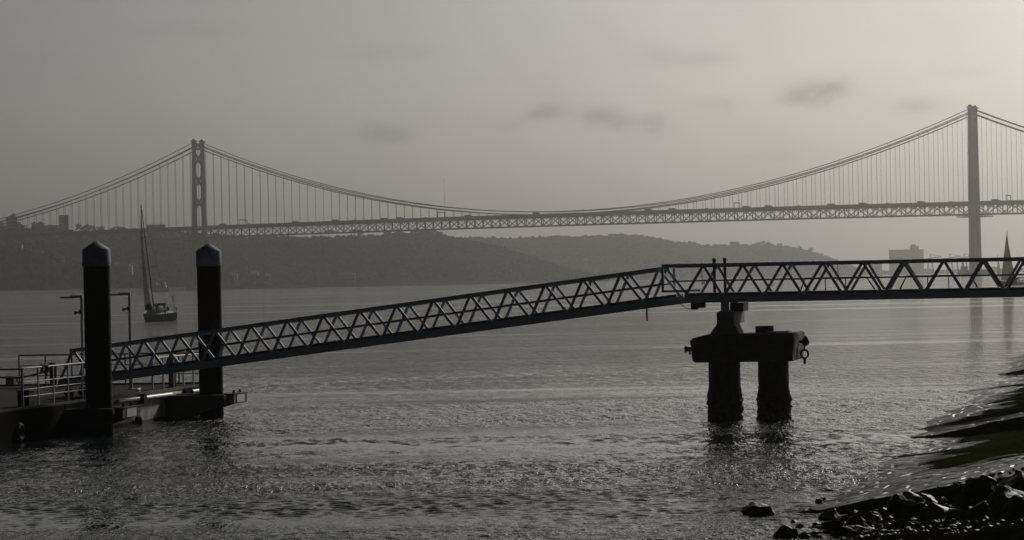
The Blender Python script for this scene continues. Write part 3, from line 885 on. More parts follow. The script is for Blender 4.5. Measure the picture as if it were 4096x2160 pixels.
for xs, lb in ((3722, 'faint harbour crane nearest the big slab block'), (3800, 'faint harbour crane midway between slab block and bridge tower'), (3858, 'faint harbour crane just left of the right bridge tower')):
    p = bearing(xs, 6600, 4)
    c = thing('harbour_crane', p, lb, 'crane', 'faint harbour cranes by the right bridge tower')
    g = MB()
    for sx in (-7, 7):
        for sy in (-5, 5): g.beam(p + Vector((sx, sy, 0)), p + Vector((sx * .6, sy * .6, 26)), 1.6, 1.6)
    g.box(p + ZU * 26, (12, 9, 2.4)); g.build('portal', M['paint_dark'], c)
    j = MB(); j.beam(p + Vector((-22, 0, 30)), p + Vector((26, 0, 36)), 2.2, 2.4); j.beam(p + Vector((0, 0, 26)), p + Vector((0, 0, 42)), 1.8, 1.8); j.beam(p + Vector((0, 0, 42)), p + Vector((26, 0, 36)), .9, .9); j.build('jib', M['paint_dark'], c)
    k = MB(); k.box(p + Vector((-4, 0, 29)), (7, 5, 4)); k.build('cab', M['wall_grey'], c)
# a slender mast behind midspan
p = bearing(1784, 5300, 60); top = at(1784, 715, 5300).z
ms = thing('radio_mast', p, 'very thin tall radio mast rising behind the bridge left of midspan', 'mast')
m_ = MB(); m_.tube(p, Vector((p.x - 1.5, p.y, top)), .36, .2, 6); m_.build('lattice_pole', M['wall_grey'], ms)
m_ = MB()
for f in (.55, .75, .97): m_.lathe(Vector((p.x - 1.5 * f, p.y, p.z + (top - p.z) * f)), [(.9, 0), (.9, 1.5)], 8)
m_.build('aerial', M['wall_grey'], ms)
# ------------------------------------------------------------------ gangways
GA = rad(11.5)
G = Vector((math.cos(GA), -math.sin(GA), 0)); GN = Vector((math.sin(GA), math.cos(GA), 0))
PR = bearing(2741, 101.2, 4.25)                    # hinge: near bottom corner of the level gangway
HT = 1.40                                          # whole height of the side trusses

def truss_side(root, org, d, up, nodes_top, nodes_bot, t_top, t_bot, beam_h=0.26, dg=(.055, .10), rail_w=.10, mid=True, pm=None):
    """one lattice side: top rail, bottom beam, mid rail and every diagonal as parts"""
    pm = pm or M['paint']
    P = lambda t, h: org + d * t + up * h
    b = MB(); b.beam(P(t_bot[0], beam_h / 2), P(t_bot[1], beam_h / 2), .12, beam_h, up); b.build('bottom_beam', pm, root)
    r = MB(); r.beam(P(t_top[0], HT - .065), P(t_top[1], HT - .065), rail_w, .13, up); r.build('top_rail', pm, root)
    zt, zb = HT - .13, beam_h
    seq = sorted([(t, 1) for t in nodes_top] + [(t, 0) for t in nodes_bot])
    for (ta, ka), (tb, kb) in zip(seq[:-1], seq[1:]):
        if ka == kb: continue
        s = .045 if tb > ta else -.045
        pa = P(ta + s, zt if ka else zb); pb = P(tb - s, zt if kb else zb)
        m_ = MB()
        dd = (pb - pa).normalized()
        nrm = dd.cross(up).normalized()
        wv = nrm.cross(dd)
        # a rectangular hollow section, ends buried in the chords
        m_.box((pa + pb) / 2, ((pb - pa).length + .03, dg[0], dg[1]), (dd, nrm, wv))
        m_.build('diagonal', pm, root)
    if mid:
        h = .26 + (HT - .39) * .52
        m_ = MB(); m_.beam(P(t_top[0] + .25, h) , P(t_top[1] - .05, h), .05, .055, up); m_.build('mid_rail', M['paint_dark'] if mid == 'dark' else pm, root)

# sloping span
tl = along(PR, G, 236)
PL = PR + G * tl; PL.z = 1.47
sd_ = (PR - PL); SL = sd_.length; SLd = sd_ / SL
SU = SLd.cross(GN); SU = SU if SU.z > 0 else -SU; SU.normalize()
sg = thing('sloping_gangway', PL + GN * .95, 'blue grey lattice gangway sloping down from the concrete pier to the pontoon', 'gangway')
def t_of(xs, h=HT - .13): return along(PL + SU * h, SLd, xs)
t0, t1 = t_of(292), t_of(2636)
tops = [t0 + (t1 - t0) * i / 16 for i in range(17)]
pit = tops[1] - tops[0]
bots = [t - pit / 2 for t in tops] + [tops[-1] + pit / 2]
W1 = 1.95
for k in (0, 1):
    truss_side(sg, PL + GN * (W1 * k), SLd, SU, tops, bots, (tops[0] - .12, tops[-1] + .1), (-.05, SL - .02), mid='dark')
m_ = MB(); m_.beam(PL + GN * (W1 / 2) + SU * .31, PL + GN * (W1 / 2) + SLd * (SL - .3) + SU * .31, W1 - .14, .10, SU); m_.build('deck', M['paint_dark'], sg)
m_ = MB(); c = t_of(2583, 0); m_.tube(PL + SLd * c + GN * .25 + SU * .05, PL + SLd * c + GN * .25 - ZU * .45, .03, n=8); m_.build('drain_pipe', M['paint_dark'], sg)
for k in (.25, W1 - .25):
    m_ = MB(); cc = PL + SLd * .25 + GN * k; cc.z = 1.1 + .17
    m_.tube(cc - GN * .08, cc + GN * .08, .17, n=18); m_.build('roller', M['rubber'], sg)
    m_ = MB(); m_.beam(cc, cc + ZU * .32, .06, .06); m_.build('roller_bracket', M['paint_dark'], sg)

# level span, nearer face a little in front so that it clasps the sloping one
W2 = 2.9
FO = PR - GN * .28
fg = thing('level_gangway', PR + GN * 1.2, 'blue grey lattice gangway running level from the concrete pier to the right edge', 'gangway')
def tf(xs, h=HT - .13, o=FO): return along(o + ZU * h, G, xs)
na, nb = tf(2813), tf(2971)
pitf = nb - na
topsf = [na + pitf * i for i in range(11)]
botsf = [t - pitf / 2 for t in topsf]
TE = topsf[-1] + .3
truss_side(fg, FO, G, ZU, topsf, botsf, (tf(2647), TE), (tf(2741, 0), TE), mid=True)
FF = FO + GN * W2
nf = along(FF + ZU * HT, G, 2855); nf2 = along(FF + ZU * HT, G, 3017)
pf2 = (along(FF + ZU * HT, G, 3608 + 14) - along(FF + ZU * HT, G, 3018)) / 4
topsg = [along(FF + ZU * HT, G, 3018) + pf2 * (i - 1) for i in range(12)]
botsg = [t - pf2 / 2 for t in topsg]
truss_side(fg, FF, G, ZU, topsg, botsg, (tf(2647) + .1, TE), (tf(2741, 0) + .1, TE), mid='dark')
m_ = MB(); m_.beam(FO + GN * (W2 / 2) + G * tf(2741, 0) + ZU * .30, FO + GN * (W2 / 2) + G * TE + ZU * .30, W2 - .13, .10); m_.build('deck', M['paint_dark'], fg)
for k, o in enumerate((FO, FF)):                   # end frame guarding the hinge
    e = MB()
    te = tf(2650)
    hb = .26 + .17
    e.beam(o + G * te + ZU * (hb), o + G * te + ZU * (HT - .13), .09, .09, G)
    e.beam(o + G * (te - .045) + ZU * hb, o + G * (tf(2757) ) + ZU * hb, .08, .08)
    e.build('end_frame', M['paint'], fg)
for k, xs in enumerate((2859.5, 2902)):
    o = FO + GN * (1.0 + .1 * k)
    t = along(o, G, xs)
    p = MB(); p.lathe(o + G * t + ZU * .35, [(.055, 0), (.055, 1.13), (.075, 1.14), (.075, 1.2), (.05, 1.24), (0.01, 1.25)], 12); p.build('post', M['paint_dark'], fg, smooth=True)
# low black handrails along the middle of the level span
oc = FO + GN * 1.35
for x0, x1, xa, xb in ((3203, 3500, 3222, 3468), (3601, 3911, 3627, 3884)):
    hr = MB()
    h0, h1 = .36, .80
    a = oc + G * along(oc, G, x0) + ZU * h0; b = oc + G * along(oc, G, xa) + ZU * h1
    c = oc + G * along(oc, G, xb) + ZU * h1; d = oc + G * along(oc, G, x1) + ZU * h0
    hr.pipe([a, b, c, d], .032, 8)
    for f in (.33, .66):
        p = b.lerp(c, f); hr.tube(p, p - ZU * (h1 - h0), .018, n=6)
    hr.build('inner_handrail', M['paint_dark'], fg)
for xs, k in ((2778, 0), (2808, 1)):
    o = FO + GN * .5
    t = along(o, G, xs)
    p = o + G * t - ZU * (.12 if k == 0 else .09)
    m_ = MB(); m_.bbox(p, (.26, .24, .26 if k == 0 else .20), .04, (G, GN, ZU)); m_.build('hinge_block', M['paint_dark'], fg)
m_ = MB()
ca, cb = FO + GN * .5 + G * along(FO, G, 2712), FO + GN * .5 + G * along(FO, G, 2815)
pts = [ca.lerp(cb, i / 10) - ZU * (.02 + .85 * (i / 10) * (1 - i / 10)) for i in range(11)]
m_.pipe(pts, .014, 6); m_.build('slack_cable', M['rubber'], fg)

# ------------------------------------------------------------------ concrete pier
CA = (G, GN, ZU)
c0 = bearing(2855, 101.2, 0) ; c0.z = 0
CN = PR - GN * 1.0; CN.z = 0                         # front plane of the cap
xL, xR = along(CN + ZU * 2.6, G, 2760), along(CN + ZU * 2.6, G, 3176)
CD = 4.0
pier = thing('concrete_pier', CN + G * ((xL + xR) / 2) + GN * CD / 2, 'dark concrete pier on two thick columns carrying the hinge of the gangways', 'pier')
cc = CN + G * ((xL + xR) / 2) + GN * (CD / 2)
cw = xR - xL
# pile cap with chipped edges and sloping underside
bm = bmesh.new(); bmesh.ops.create_cube(bm, size=1)
bmesh.ops.scale(bm, vec=(cw, CD, 1.0), verts=bm.verts)
for v in bm.verts:
    if v.co.z < 0: v.co.x *= .965; v.co.y *= .93
bmesh.ops.bevel(bm, geom=list(bm.edges), offset=.05, segments=2, affect='EDGES')
bmesh.ops.triangulate(bm, faces=bm.faces[:])
bmesh.ops.subdivide_edges(bm, edges=bm.edges[:], cuts=5, use_grid_fill=True)
for v in bm.verts:
    n_ = mnoise.noise(v.co * 1.7) * .05 + mnoise.noise(v.co * 6) * .03 + mnoise.noise(v.co * 14) * .012
    v.co += v.co.normalized() * n_
    if v.co.x < -cw / 2 + .35 and v.co.z > .3: v.co.z -= .16 * (1 - (v.co.x + cw / 2) / .35)
bm.verts.index_update()
m_ = MB(); m_.add([cc + ZU * 2.63 + G * v.co.x + GN * v.co.y + ZU * v.co.z for v in bm.verts], [tuple(v.index for v in f.verts) for f in bm.faces]); bm.free()
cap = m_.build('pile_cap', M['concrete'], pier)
for xs, w, sd in ((2899, 126, 3), (3095, 121, 8)):
    r = w / FS * 102.5 / 2
    base = CN + GN * (CD * .40); base += G * along(base + ZU * 1.2, G, xs)
    def jit(t, h, sd=sd):
        g_ = max(0, min(1, (1.25 - h) / .5))
        n1 = mnoise.noise(Vector((math.cos(t) * 3 + sd, math.sin(t) * 3, h * 3)))
        n2 = mnoise.noise(Vector((math.cos(t) * 8 + sd, math.sin(t) * 8, h * 9)))
        return .012 * n1 + .015 * n2 + g_ * (.05 + .06 * n1 + .07 * n2) 
    m_ = MB(); prof = [(r, -1.5 + i * .06) for i in range(int(3.7 / .06) + 1)]
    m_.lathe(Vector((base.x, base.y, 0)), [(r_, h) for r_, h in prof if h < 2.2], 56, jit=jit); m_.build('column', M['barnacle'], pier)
# flared pedestal
pp = FO + GN * (W2 / 2)
pa_, pb_ = along(FO + ZU * -.6, G, 2869), along(FO + ZU * -.6, G, 2937)
pm_ = (pa_ + pb_) / 2; pw = pb_ - pa_
pc = FO + GN * (W2 / 2) + G * pm_; pc.z = 0
rings = []
for z, ex, ey in ((3.06, .27, .30), (3.10, .25, .28), (3.48, 0, 0), (3.91, 0, 0)):
    a, b = pw / 2 + ex, W2 / 2 + .15 + ey
    rings.append([pc + G * (sx * a) + GN * (sy * b) + ZU * z for sx, sy in ((-1, -1), (1, -1), (1, 1), (-1, 1))])
m_ = MB(); vs = [p for r in rings for p in r]
m_.add(vs, [(i * 4 + k, i * 4 + (k + 1) % 4, i * 4 + 4 + (k + 1) % 4, i * 4 + 4 + k) for i in range(3) for k in range(4)] + [(3, 2, 1, 0), (12, 13, 14, 15)])
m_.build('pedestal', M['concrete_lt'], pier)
for sy, mt in ((-1, 'paint'), (1, 'paint')):
    m_ = MB(); q = pc + GN * (sy * (W2 / 2 - .12)) + G * -.03
    m_.box(q + ZU * 4.08, (.27, .24, .34), CA); m_.box(q + ZU * 3.925, (.42, .36, .03), CA); m_.build('bearing_leg', M[mt], fg)
m_ = MB(); m_.box(pc + G * .28 + GN * .3 + ZU * 4.06, (.48, 1.6, .30), CA); m_.build('bearing_beam', M['paint_dark'], fg)
m_ = MB(); q = CN + GN * 1.7; q += G * along(q + ZU * 3.2, G, 3059)
m_.bbox(Vector((q.x, q.y, 3.22)), (.62, .55, .30), .06, CA); m_.build('mooring_block', M['concrete'], pier)
m_ = MB(); q = CN + GN * 1.2; q += G * along(q + ZU * 3.2, G, 3120)
m_.box(Vector((q.x, q.y, 3.155)), (.75, 1.2, .07), CA); m_.build('lid', M['galv'], pier)
m_ = MB(); q = CN + GN * .8 + G * (xL - .02); q.z = 2.60
m_.tube(q + G * .1, q - G * .28, .085, n=12); m_.tube(q - G * .2, q - G * .28, .12, n=12); m_.tube(q - G * .10 - ZU * .05, q - G * .10 - ZU * .2, .035, n=8); m_.build('fender_stub', M['rubber'], pier)
q = CN + GN * 2.2 + G * (xR + .05); q.z = 2.78
m_ = MB(); m_.tube(q - G * .15, q + G * .1, .05, n=10); m_.lathe(q + G * .14 - ZU * .16, [(.05, 0), (.13, .06), (.15, .15), (.11, .25), (.04, .36)], 12); hook = m_.build('mooring_hook', M['paint_dark'], pier)
m_ = MB(); m_.torus(q + G * .10 - ZU * .45, .15, .04, GN + G * .4, 18, 8); m_.tube(q + G * .10 - ZU * .15, q + G * .1 - ZU * .32, .03, n=8); m_.tube(q + G * .1 - ZU * .58, q + G * .1 - ZU * .82, .06, .045, 10); m_.build('hanging_ring', M['paint_dark'], hook)

# ------------------------------------------------------------------ steel piles
for xs, yb, tipy, lb in ((399, 1736, 960, 'nearer black mooring pile with a pale blue conical cap, at the left'), (847, 1671, 978, 'further black mooring pile with a pale blue conical cap, behind the gangway')):
    p = ground(xs, yb); p = p + Vector((p.x, p.y, 0)).normalized() * .47; p.z = 0
    pl = thing('mooring_pile', p, lb, 'pile', 'capped mooring piles')
    m_ = MB(); m_.lathe(p, [(.475, -2), (.475, 6.05)], 40); m_.build('shaft', M['pile'], pl, smooth=True)
    m_ = MB(); m_.lathe(p, [(.505, 5.97), (.512, 6.0), (.505, 6.04), (.500, 6.56), (.47, 6.60), (.02, 6.90)], 40); m_.build('cap', M['pilecap'], pl, smooth=True)
    m_ = MB()
    for k in range(3):
        a = rad(100 + 6 * k); m_.tube(p + Vector((math.cos(a) * .485, -math.sin(a) * .485, -1)), p + Vector((math.cos(a) * .485, -math.sin(a) * .485, 5.9)), .006, n=5)
    PILES = globals().setdefault('PILES', []); PILES.append(p)

# ------------------------------------------------------------------ pontoon
PA = rad(12.0)
U_ = Vector((math.sin(PA), math.cos(PA), 0)); V_ = Vector((math.cos(PA), -math.sin(PA), 0))
PO = bearing(453, 105.4, 0)
ZD = 1.1
def pt(u, v, z): return PO + U_ * u + V_ * v + ZU * z
AX = (V_, U_, ZU)
U0, U1, VW = -24.0, 13.2, -13.0
pon = thing('pontoon', pt((U0 + U1) / 2, VW / 2, 0), 'floating landing pontoon with stained grey hull and dark red deck', 'pontoon')
m_ = MB(); m_.bbox(pt((U0 + U1) / 2, VW / 2, .22), (-VW, U1 - U0, 1.64), .10, AX); m_.build('hull', M['hull_rust'], pon)
m_ = MB(); m_.box(pt((U0 + U1) / 2, VW / 2, ZD - .028), (-VW - .5, U1 - U0 - .5, .05), AX); m_.build('deck', M['deck_red'], pon)
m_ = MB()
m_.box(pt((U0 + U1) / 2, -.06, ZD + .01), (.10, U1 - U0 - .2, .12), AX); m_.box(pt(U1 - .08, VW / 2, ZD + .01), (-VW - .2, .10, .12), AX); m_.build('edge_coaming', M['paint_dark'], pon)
for ua, ub in ((.3, 2.6), (3.2, 6.4), (9.0, 12.2)):
    m_ = MB(); m_.tube(pt(ua, .09, .93), pt(ub, .09, .93), .085, n=12); m_.build('fender_pipe', M['white_metal'], pon, smooth=True)
m_ = MB(); m_.tube(pt(2.9, .02, .92), pt(2.9, .26, .92), .20, n=20); m_.build('tyre_fender', M['rubber'], pon)
m_ = MB(); m_.torus(pt(2.45, .12, .05), .2, .08, V_, 20, 8); m_.build('tyre_fender', M['rubber'], pon)
for u in (7.6, -1.9, -9.5): 
    m_ = MB(); m_.torus(pt(u, .12, .35), .24, .09, V_, 20, 8); m_.build('tyre_fender', M['rubber'], pon)
m_ = MB(); m_.torus(pt(2.75, .01, .52), .24, .022, V_, 28, 6); m_.box(pt(2.75, .012, .52), (.03, .68, .04), AX); m_.build('load_mark', M['white_metal'], pon)
m_ = MB(); m_.box(pt((U0 + U1) / 2, .015, -.02), (.03, U1 - U0 - .3, .22), AX); m_.build('weed_line', mat('green_weed', (.03, .035, .015), .7, 0, .5, 5, .02, 20), pon)
for ua, ub in ((U0 + .3, -5.2), (-5.1, -1.35), (8.2, U1 - .3)):  # added dark panels paint the shaded stretches of hull, sunlit stretch left bare
    m_ = MB(); m_.bbox(pt((ua + ub) / 2, .03, .44), (.12, ub - ua, 1.30), .03, AX); m_.build('shade_panel', M['hull_shade'], pon)
# pile guides
for p in PILES:
    rel = p - PO; u, v = rel.dot(U_), rel.dot(V_)
    vo = v + .95
    gd = MB()
    for s in (-1, 1): gd.box(pt(u + s * .72, (vo - .3) / 2 - .15, .74), (vo + .3, .30, .34), AX)
    gd.box(pt(u, vo + .10, .74), (.30, 1.74, .36), AX)
    gobj = gd.build('pile_guide', M['paint_dark'], pon)
    e = MB(); e.box(pt(u, vo + .262, .75), (.02, 1.0, .30), AX); e.build('guide_plate', M['white_metal'], gobj)
    e = MB()
    e.box(pt(u, vo + .12, .945), (.34, 1.8, .03), AX); e.tube(pt(u + .4, vo + .1, .95), pt(u + .4, vo + .1, 1.08), .05, n=8); e.tube(pt(u - .4, vo + .1, .95), pt(u - .4, vo + .1, 1.08), .05, n=8); e.build('guide_top', M['rubber'], gobj)
    for s in (-1, 1):
        e = MB(); e.prism([(0, 0), (vo + .1, .0), (0, -.75)], pt(u + s * .72 - .08, -.02, .57), V_, ZU, .16, U_); e.build('bracket', M['paint_dark'], gobj)

# railings on the pontoon
def railing(label, p0, p1, npost, h, rails, rm, group='pontoon railings', pmat=None):
    p0, p1 = Vector(p0), Vector(p1)
    r = thing('railing', (p0 + p1) / 2, label, 'railing', group)
    for i in range(npost):
        p = p0.lerp(p1, i / (npost - 1)); m_ = MB(); m_.beam(p, p + ZU * h, .055, .055, (p1 - p0).normalized()); m_.build('post', pmat or M['galv'], r)
    for f, rr in rails:
        m_ = MB(); m_.tube(p0 + ZU * h * f, p1 + ZU * h * f, rr, n=8); m_.build('top_rail' if f == 1 else 'rail', M[rm], r, smooth=True)
    return r
e_ = lambda xs: along(pt(0, -.35, ZD), U_, xs)
railing('pale railing of thin rails along the near edge, left of the nearer pile', pt(e_(92), -.35, ZD), pt(e_(440), -.35, ZD), 7, 1.36, ((1, .035), (.65, .018), (.46, .018), (.28, .018)), 'galv', pmat=M['paint'])
railing('bright railing along the near edge, between the two piles', pt(e_(612), -.35, ZD), pt(e_(812), -.35, ZD), 6, 1.30, ((1, .035), (.5, .018)), 'white_metal', pmat=M['paint'])
railing('thin dark railing along the far end of the pontoon deck', pt(U1 - .25, -.6, ZD), pt(U1 - .25, -8.9, ZD), 8, 1.30, ((1, .03), (.66, .015), (.33, .015)), 'paint_dark', pmat=M['paint_dark'])
railing('short dark railing at the left edge of the picture, tied with rope', pt(e_(92), -.37, ZD), pt(e_(92) , -2.9, ZD), 3, 1.34, ((1, .03), (.5, .015)), 'paint_dark', pmat=M['paint'])
a, b = pt(e_(92), -2.2, ZD + 1.36), pt(e_(92) + 3.4, -.35, ZD + 1.38)
m_ = MB(); m_.pipe([a.lerp(b, i / 14) - ZU * (1.5 * (i / 14) * (1 - i / 14)) for i in range(15)], .035, 7)
tag(m_.build('rope', M['rope'], smooth=True), 'thick dark rope slung slackly from the left railing', 'rope')
m_ = MB(); q = pt(e_(176), -.35, ZD + 1.36)
m_.pipe([q + U_ * (.20 * math.cos(t)) + ZU * (-.16 + .22 * math.sin(t)) + V_ * .05 * math.sin(3 * t) for t in np.linspace(-.4, 3.4, 14)], .055, 8)
m_.pipe([q + U_ * (.24 * math.cos(t)) + ZU * (-.2 + .24 * math.sin(t)) + V_ * (.06 + .04 * math.sin(2 * t)) for t in np.linspace(-.6, 3.2, 14)], .045, 8)
tag(m_.build('rope_coil', M['rope'], smooth=True), 'dark coil of rope hung over the pale railing', 'rope')
# bollards
def bollard(p, label, h=1.0):
    b = thing('bollard', p, label, 'bollard', 'red bollards on the pontoon')
    m_ = MB(); m_.lathe(p, [(.30, 0), (.30, .04), (.155, .05), (.155, h - .14), (.20, h - .11), (.20, h - .03), (.16, h)], 24); m_.build('post', M['bollard'], b, smooth=True)
    m_ = MB(); m_.tube(p + ZU * (h - .3) - U_ * .32, p + ZU * (h - .3) + U_ * .32, .05, n=10); m_.build('cross_bar', M['bollard'], b)
def deckpt(xs, ys): 
    p = ground(xs, ys, ZD); return p
bollard(deckpt(214, 1549), 'dull red bollard left of the nearer pile', 1.02)
bollard(deckpt(690, 1552), 'dull red bollard under the gangway between the piles', 1.25)
bx = deckpt(44, 1537)
cr = thing('crate', bx, 'dark open crate pair by the left edge of the pontoon deck', 'crate')
m_ = MB(); m_.bbox(bx + ZU * .17, (.36, .34, .34), .02, AX); m_.build('box', M['rubber'], cr)
m_ = MB(); m_.box(bx + ZU * .355 , (.40, .38, .03), AX); m_.build('lid', M['paint_dark'], cr)
m_ = MB(); q = deckpt(78, 1534); m_.torus(q + ZU * .16, .13, .045, U_ + V_ * .2, 20, 8)
tag(m_.build('tyre', M['rubber'], smooth=True), 'small black tyre standing on the pontoon deck beside the crates', 'tyre')
q = pt(e_(157), -.85, ZD)
lk = thing('locker', q, 'black deck locker behind the pale railing', 'locker')
m_ = MB(); m_.bbox(q + ZU * .26, (.44, .50, .52), .03, AX); m_.build('body', M['rubber'], lk)
m_ = MB(); m_.bbox(q + ZU * .545, (.50, .56, .05), .015, AX); m_.build('lid', M['paint_dark'], lk)
q = deckpt(555, 1572)
cl = thing('cleat', q, 'small bright mooring cleat on the deck edge between the piles', 'cleat')
m_ = MB(); m_.tube(q + ZU * .16 - U_ * .2, q + ZU * .16 + U_ * .2, .035, n=8); m_.build('horn', M['galv'], cl)
m_ = MB(); m_.box(q + ZU * .07, (.1, .2, .14), AX); m_.build('base', M['galv'], cl)
# lamp posts
def lamp(p, top, label):
    l = thing('lamp_post', p, label, 'lamp post', 'lamp posts on the pontoon')
    m_ = MB(); m_.lathe(p, [(.16, 0), (.16, .03), (.075, .04), (.075, .9), (.055, .95), (.05, top)], 16); pole = m_.build('pole', M['paint'], l, smooth=True)
    A = Vector((-1, .06, 0)).normalized(); B = ZU.cross(A)
    m_ = MB(); m_.beam(p + ZU * (top - .04) - A * .05, p + ZU * (top - .02) + A * .42, .12, .11); arm = m_.build('arm', M['paint'], l)
    m_ = MB(); m_.bbox(p + ZU * (top - .055) + A * .56, (.52, .2, .07), .015, (A, B, ZU)); m_.build('lamp_head', M['paint'], l)
    m_ = MB(); s = p + ZU * (top - .62)
    m_.bbox(s + A * .06, (.1, .12, .16), .02, (A, B, ZU)); m_.lathe(s + A * .08 - ZU * .01, [(.02, 0), (.035, .1), (.09, .2)], 12, axis=A - ZU * .12); m_.build('loudspeaker', M['paint_dark'], l)
lamp(deckpt(524, 1557), 3.87, 'lamp post with a flat arm standing right of the nearer pile')
pb2 = bearing(333, 109, ZD)
lamp(pb2, 3.81, 'lamp post mostly hidden behind the nearer pile, flat arm sticking out left')
# ------------------------------------------------------------------ people
def person_mesh(name, mats, seed, stand=False):
    """one continuous seated (or standing) body grown over a skeleton; origin at the seat (or the soles)"""
    rs = random.Random(seed)
    me = bpy.data.meshes.new('sk')
    if stand:
        J = [(0, 0, .95), (0, 0, 1.15), (.0, 0, 1.35), (0, 0, 1.47), (.02, 0, 1.56), (.03, 0, 1.66), (.02, 0, 1.74),
             (0, .19, 1.38), (.08, .26, 1.12), (.26, .22, 1.02), (0, -.19, 1.38), (.05, -.27, 1.12), (.2, -.24, .95),
             (0, .10, .9), (.03, .11, .5), (0, .12, .08), (.14, .13, .03), (0, -.10, .9), (.05, -.11, .5), (0, -.12, .08), (.14, -.13, .03)]
    else:
        l = rs.uniform(-.05, .09)
        J = [(0, 0, .12), (-.02, 0, .30), (l * .5, 0, .50), (l * .8, 0, .60), (l + .02, 0, .69), (l + .04, 0, .79), (l + .03, 0, .87),
             (l * .5, .19, .52), (.08, .25, .26), (.30, .16, .18), (l * .5, -.19, .52), (.06, -.26, .27), (.28, -.18, .16),
             (.05, .10, .10), (.45, .13, .12), (.47, .13, -.30), (.60, .14, -.36), (.05, -.10, .10), (.43, -.14, .10), (.40, -.15, -.32), (.54, -.16, -.37)]
    Rr = [.15, .14, .16, .075, .085, .105, .06, .075, .055, .04, .075, .055, .04, .095, .07, .05, .035, .095, .07, .05, .035]
    E = [(0, 1), (1, 2), (2, 3), (3, 4), (4, 5), (5, 6), (2, 7), (7, 8), (8, 9), (2, 10), (10, 11), (11, 12), (0, 13), (13, 14), (14, 15), (15, 16), (0, 17), (17, 18), (18, 19), (19, 20)]
    me.from_pydata(J, E, [])
    o = bpy.data.objects.new('sk', me); COL.objects.link(o)
    md = o.modifiers.new('s', 'SKIN'); md.use_smooth_shade = True
    for i, sv in enumerate(me.skin_vertices[0].data):
        sv.radius = (Rr[i], Rr[i]); sv.use_root = (i == 0)
    ms = o.modifiers.new('d', 'SUBSURF'); ms.levels = 1; ms.render_levels = 1
    dg = bpy.context.evaluated_depsgraph_get(); dg.update()
    out = bpy.data.meshes.new_from_object(o.evaluated_get(dg))
    bpy.data.objects.remove(o)
    out.name = name
    out.materials.clear()
    for m_ in mats: out.materials.append(m_)
    neck = J[3][2]; hip = J[0][2]
    for p in out.polygons:
        c = p.center
        p.material_index = 2 if c.z > neck + .03 else (1 if (c.z < hip - .02 or (not stand and c.x > .12 and c.z < hip + .08)) else 0)
        p.use_smooth = True
    return out, J
def person(mw, seed, jacket, label, group=None, stand=False, hat=False):
    me, J = person_mesh('person', [M[jacket], M['cloth_grey'], M['skin']], seed, stand)
    o = bpy.data.objects.new('person', me); COL.objects.link(o)
    o.matrix_world = mw
    tag(o, label, 'person', group)
    hd = Vector(J[5])
    h = MB(); 
    h.lathe(hd + Vector((-.02, 0, -.02)), [(.118, 0), (.122, .05), (.105, .10), (.06, .135), (.01, .145)], 14)
    hb = h.build('hair', M['hair'], smooth=True); hb.parent = o
    return o

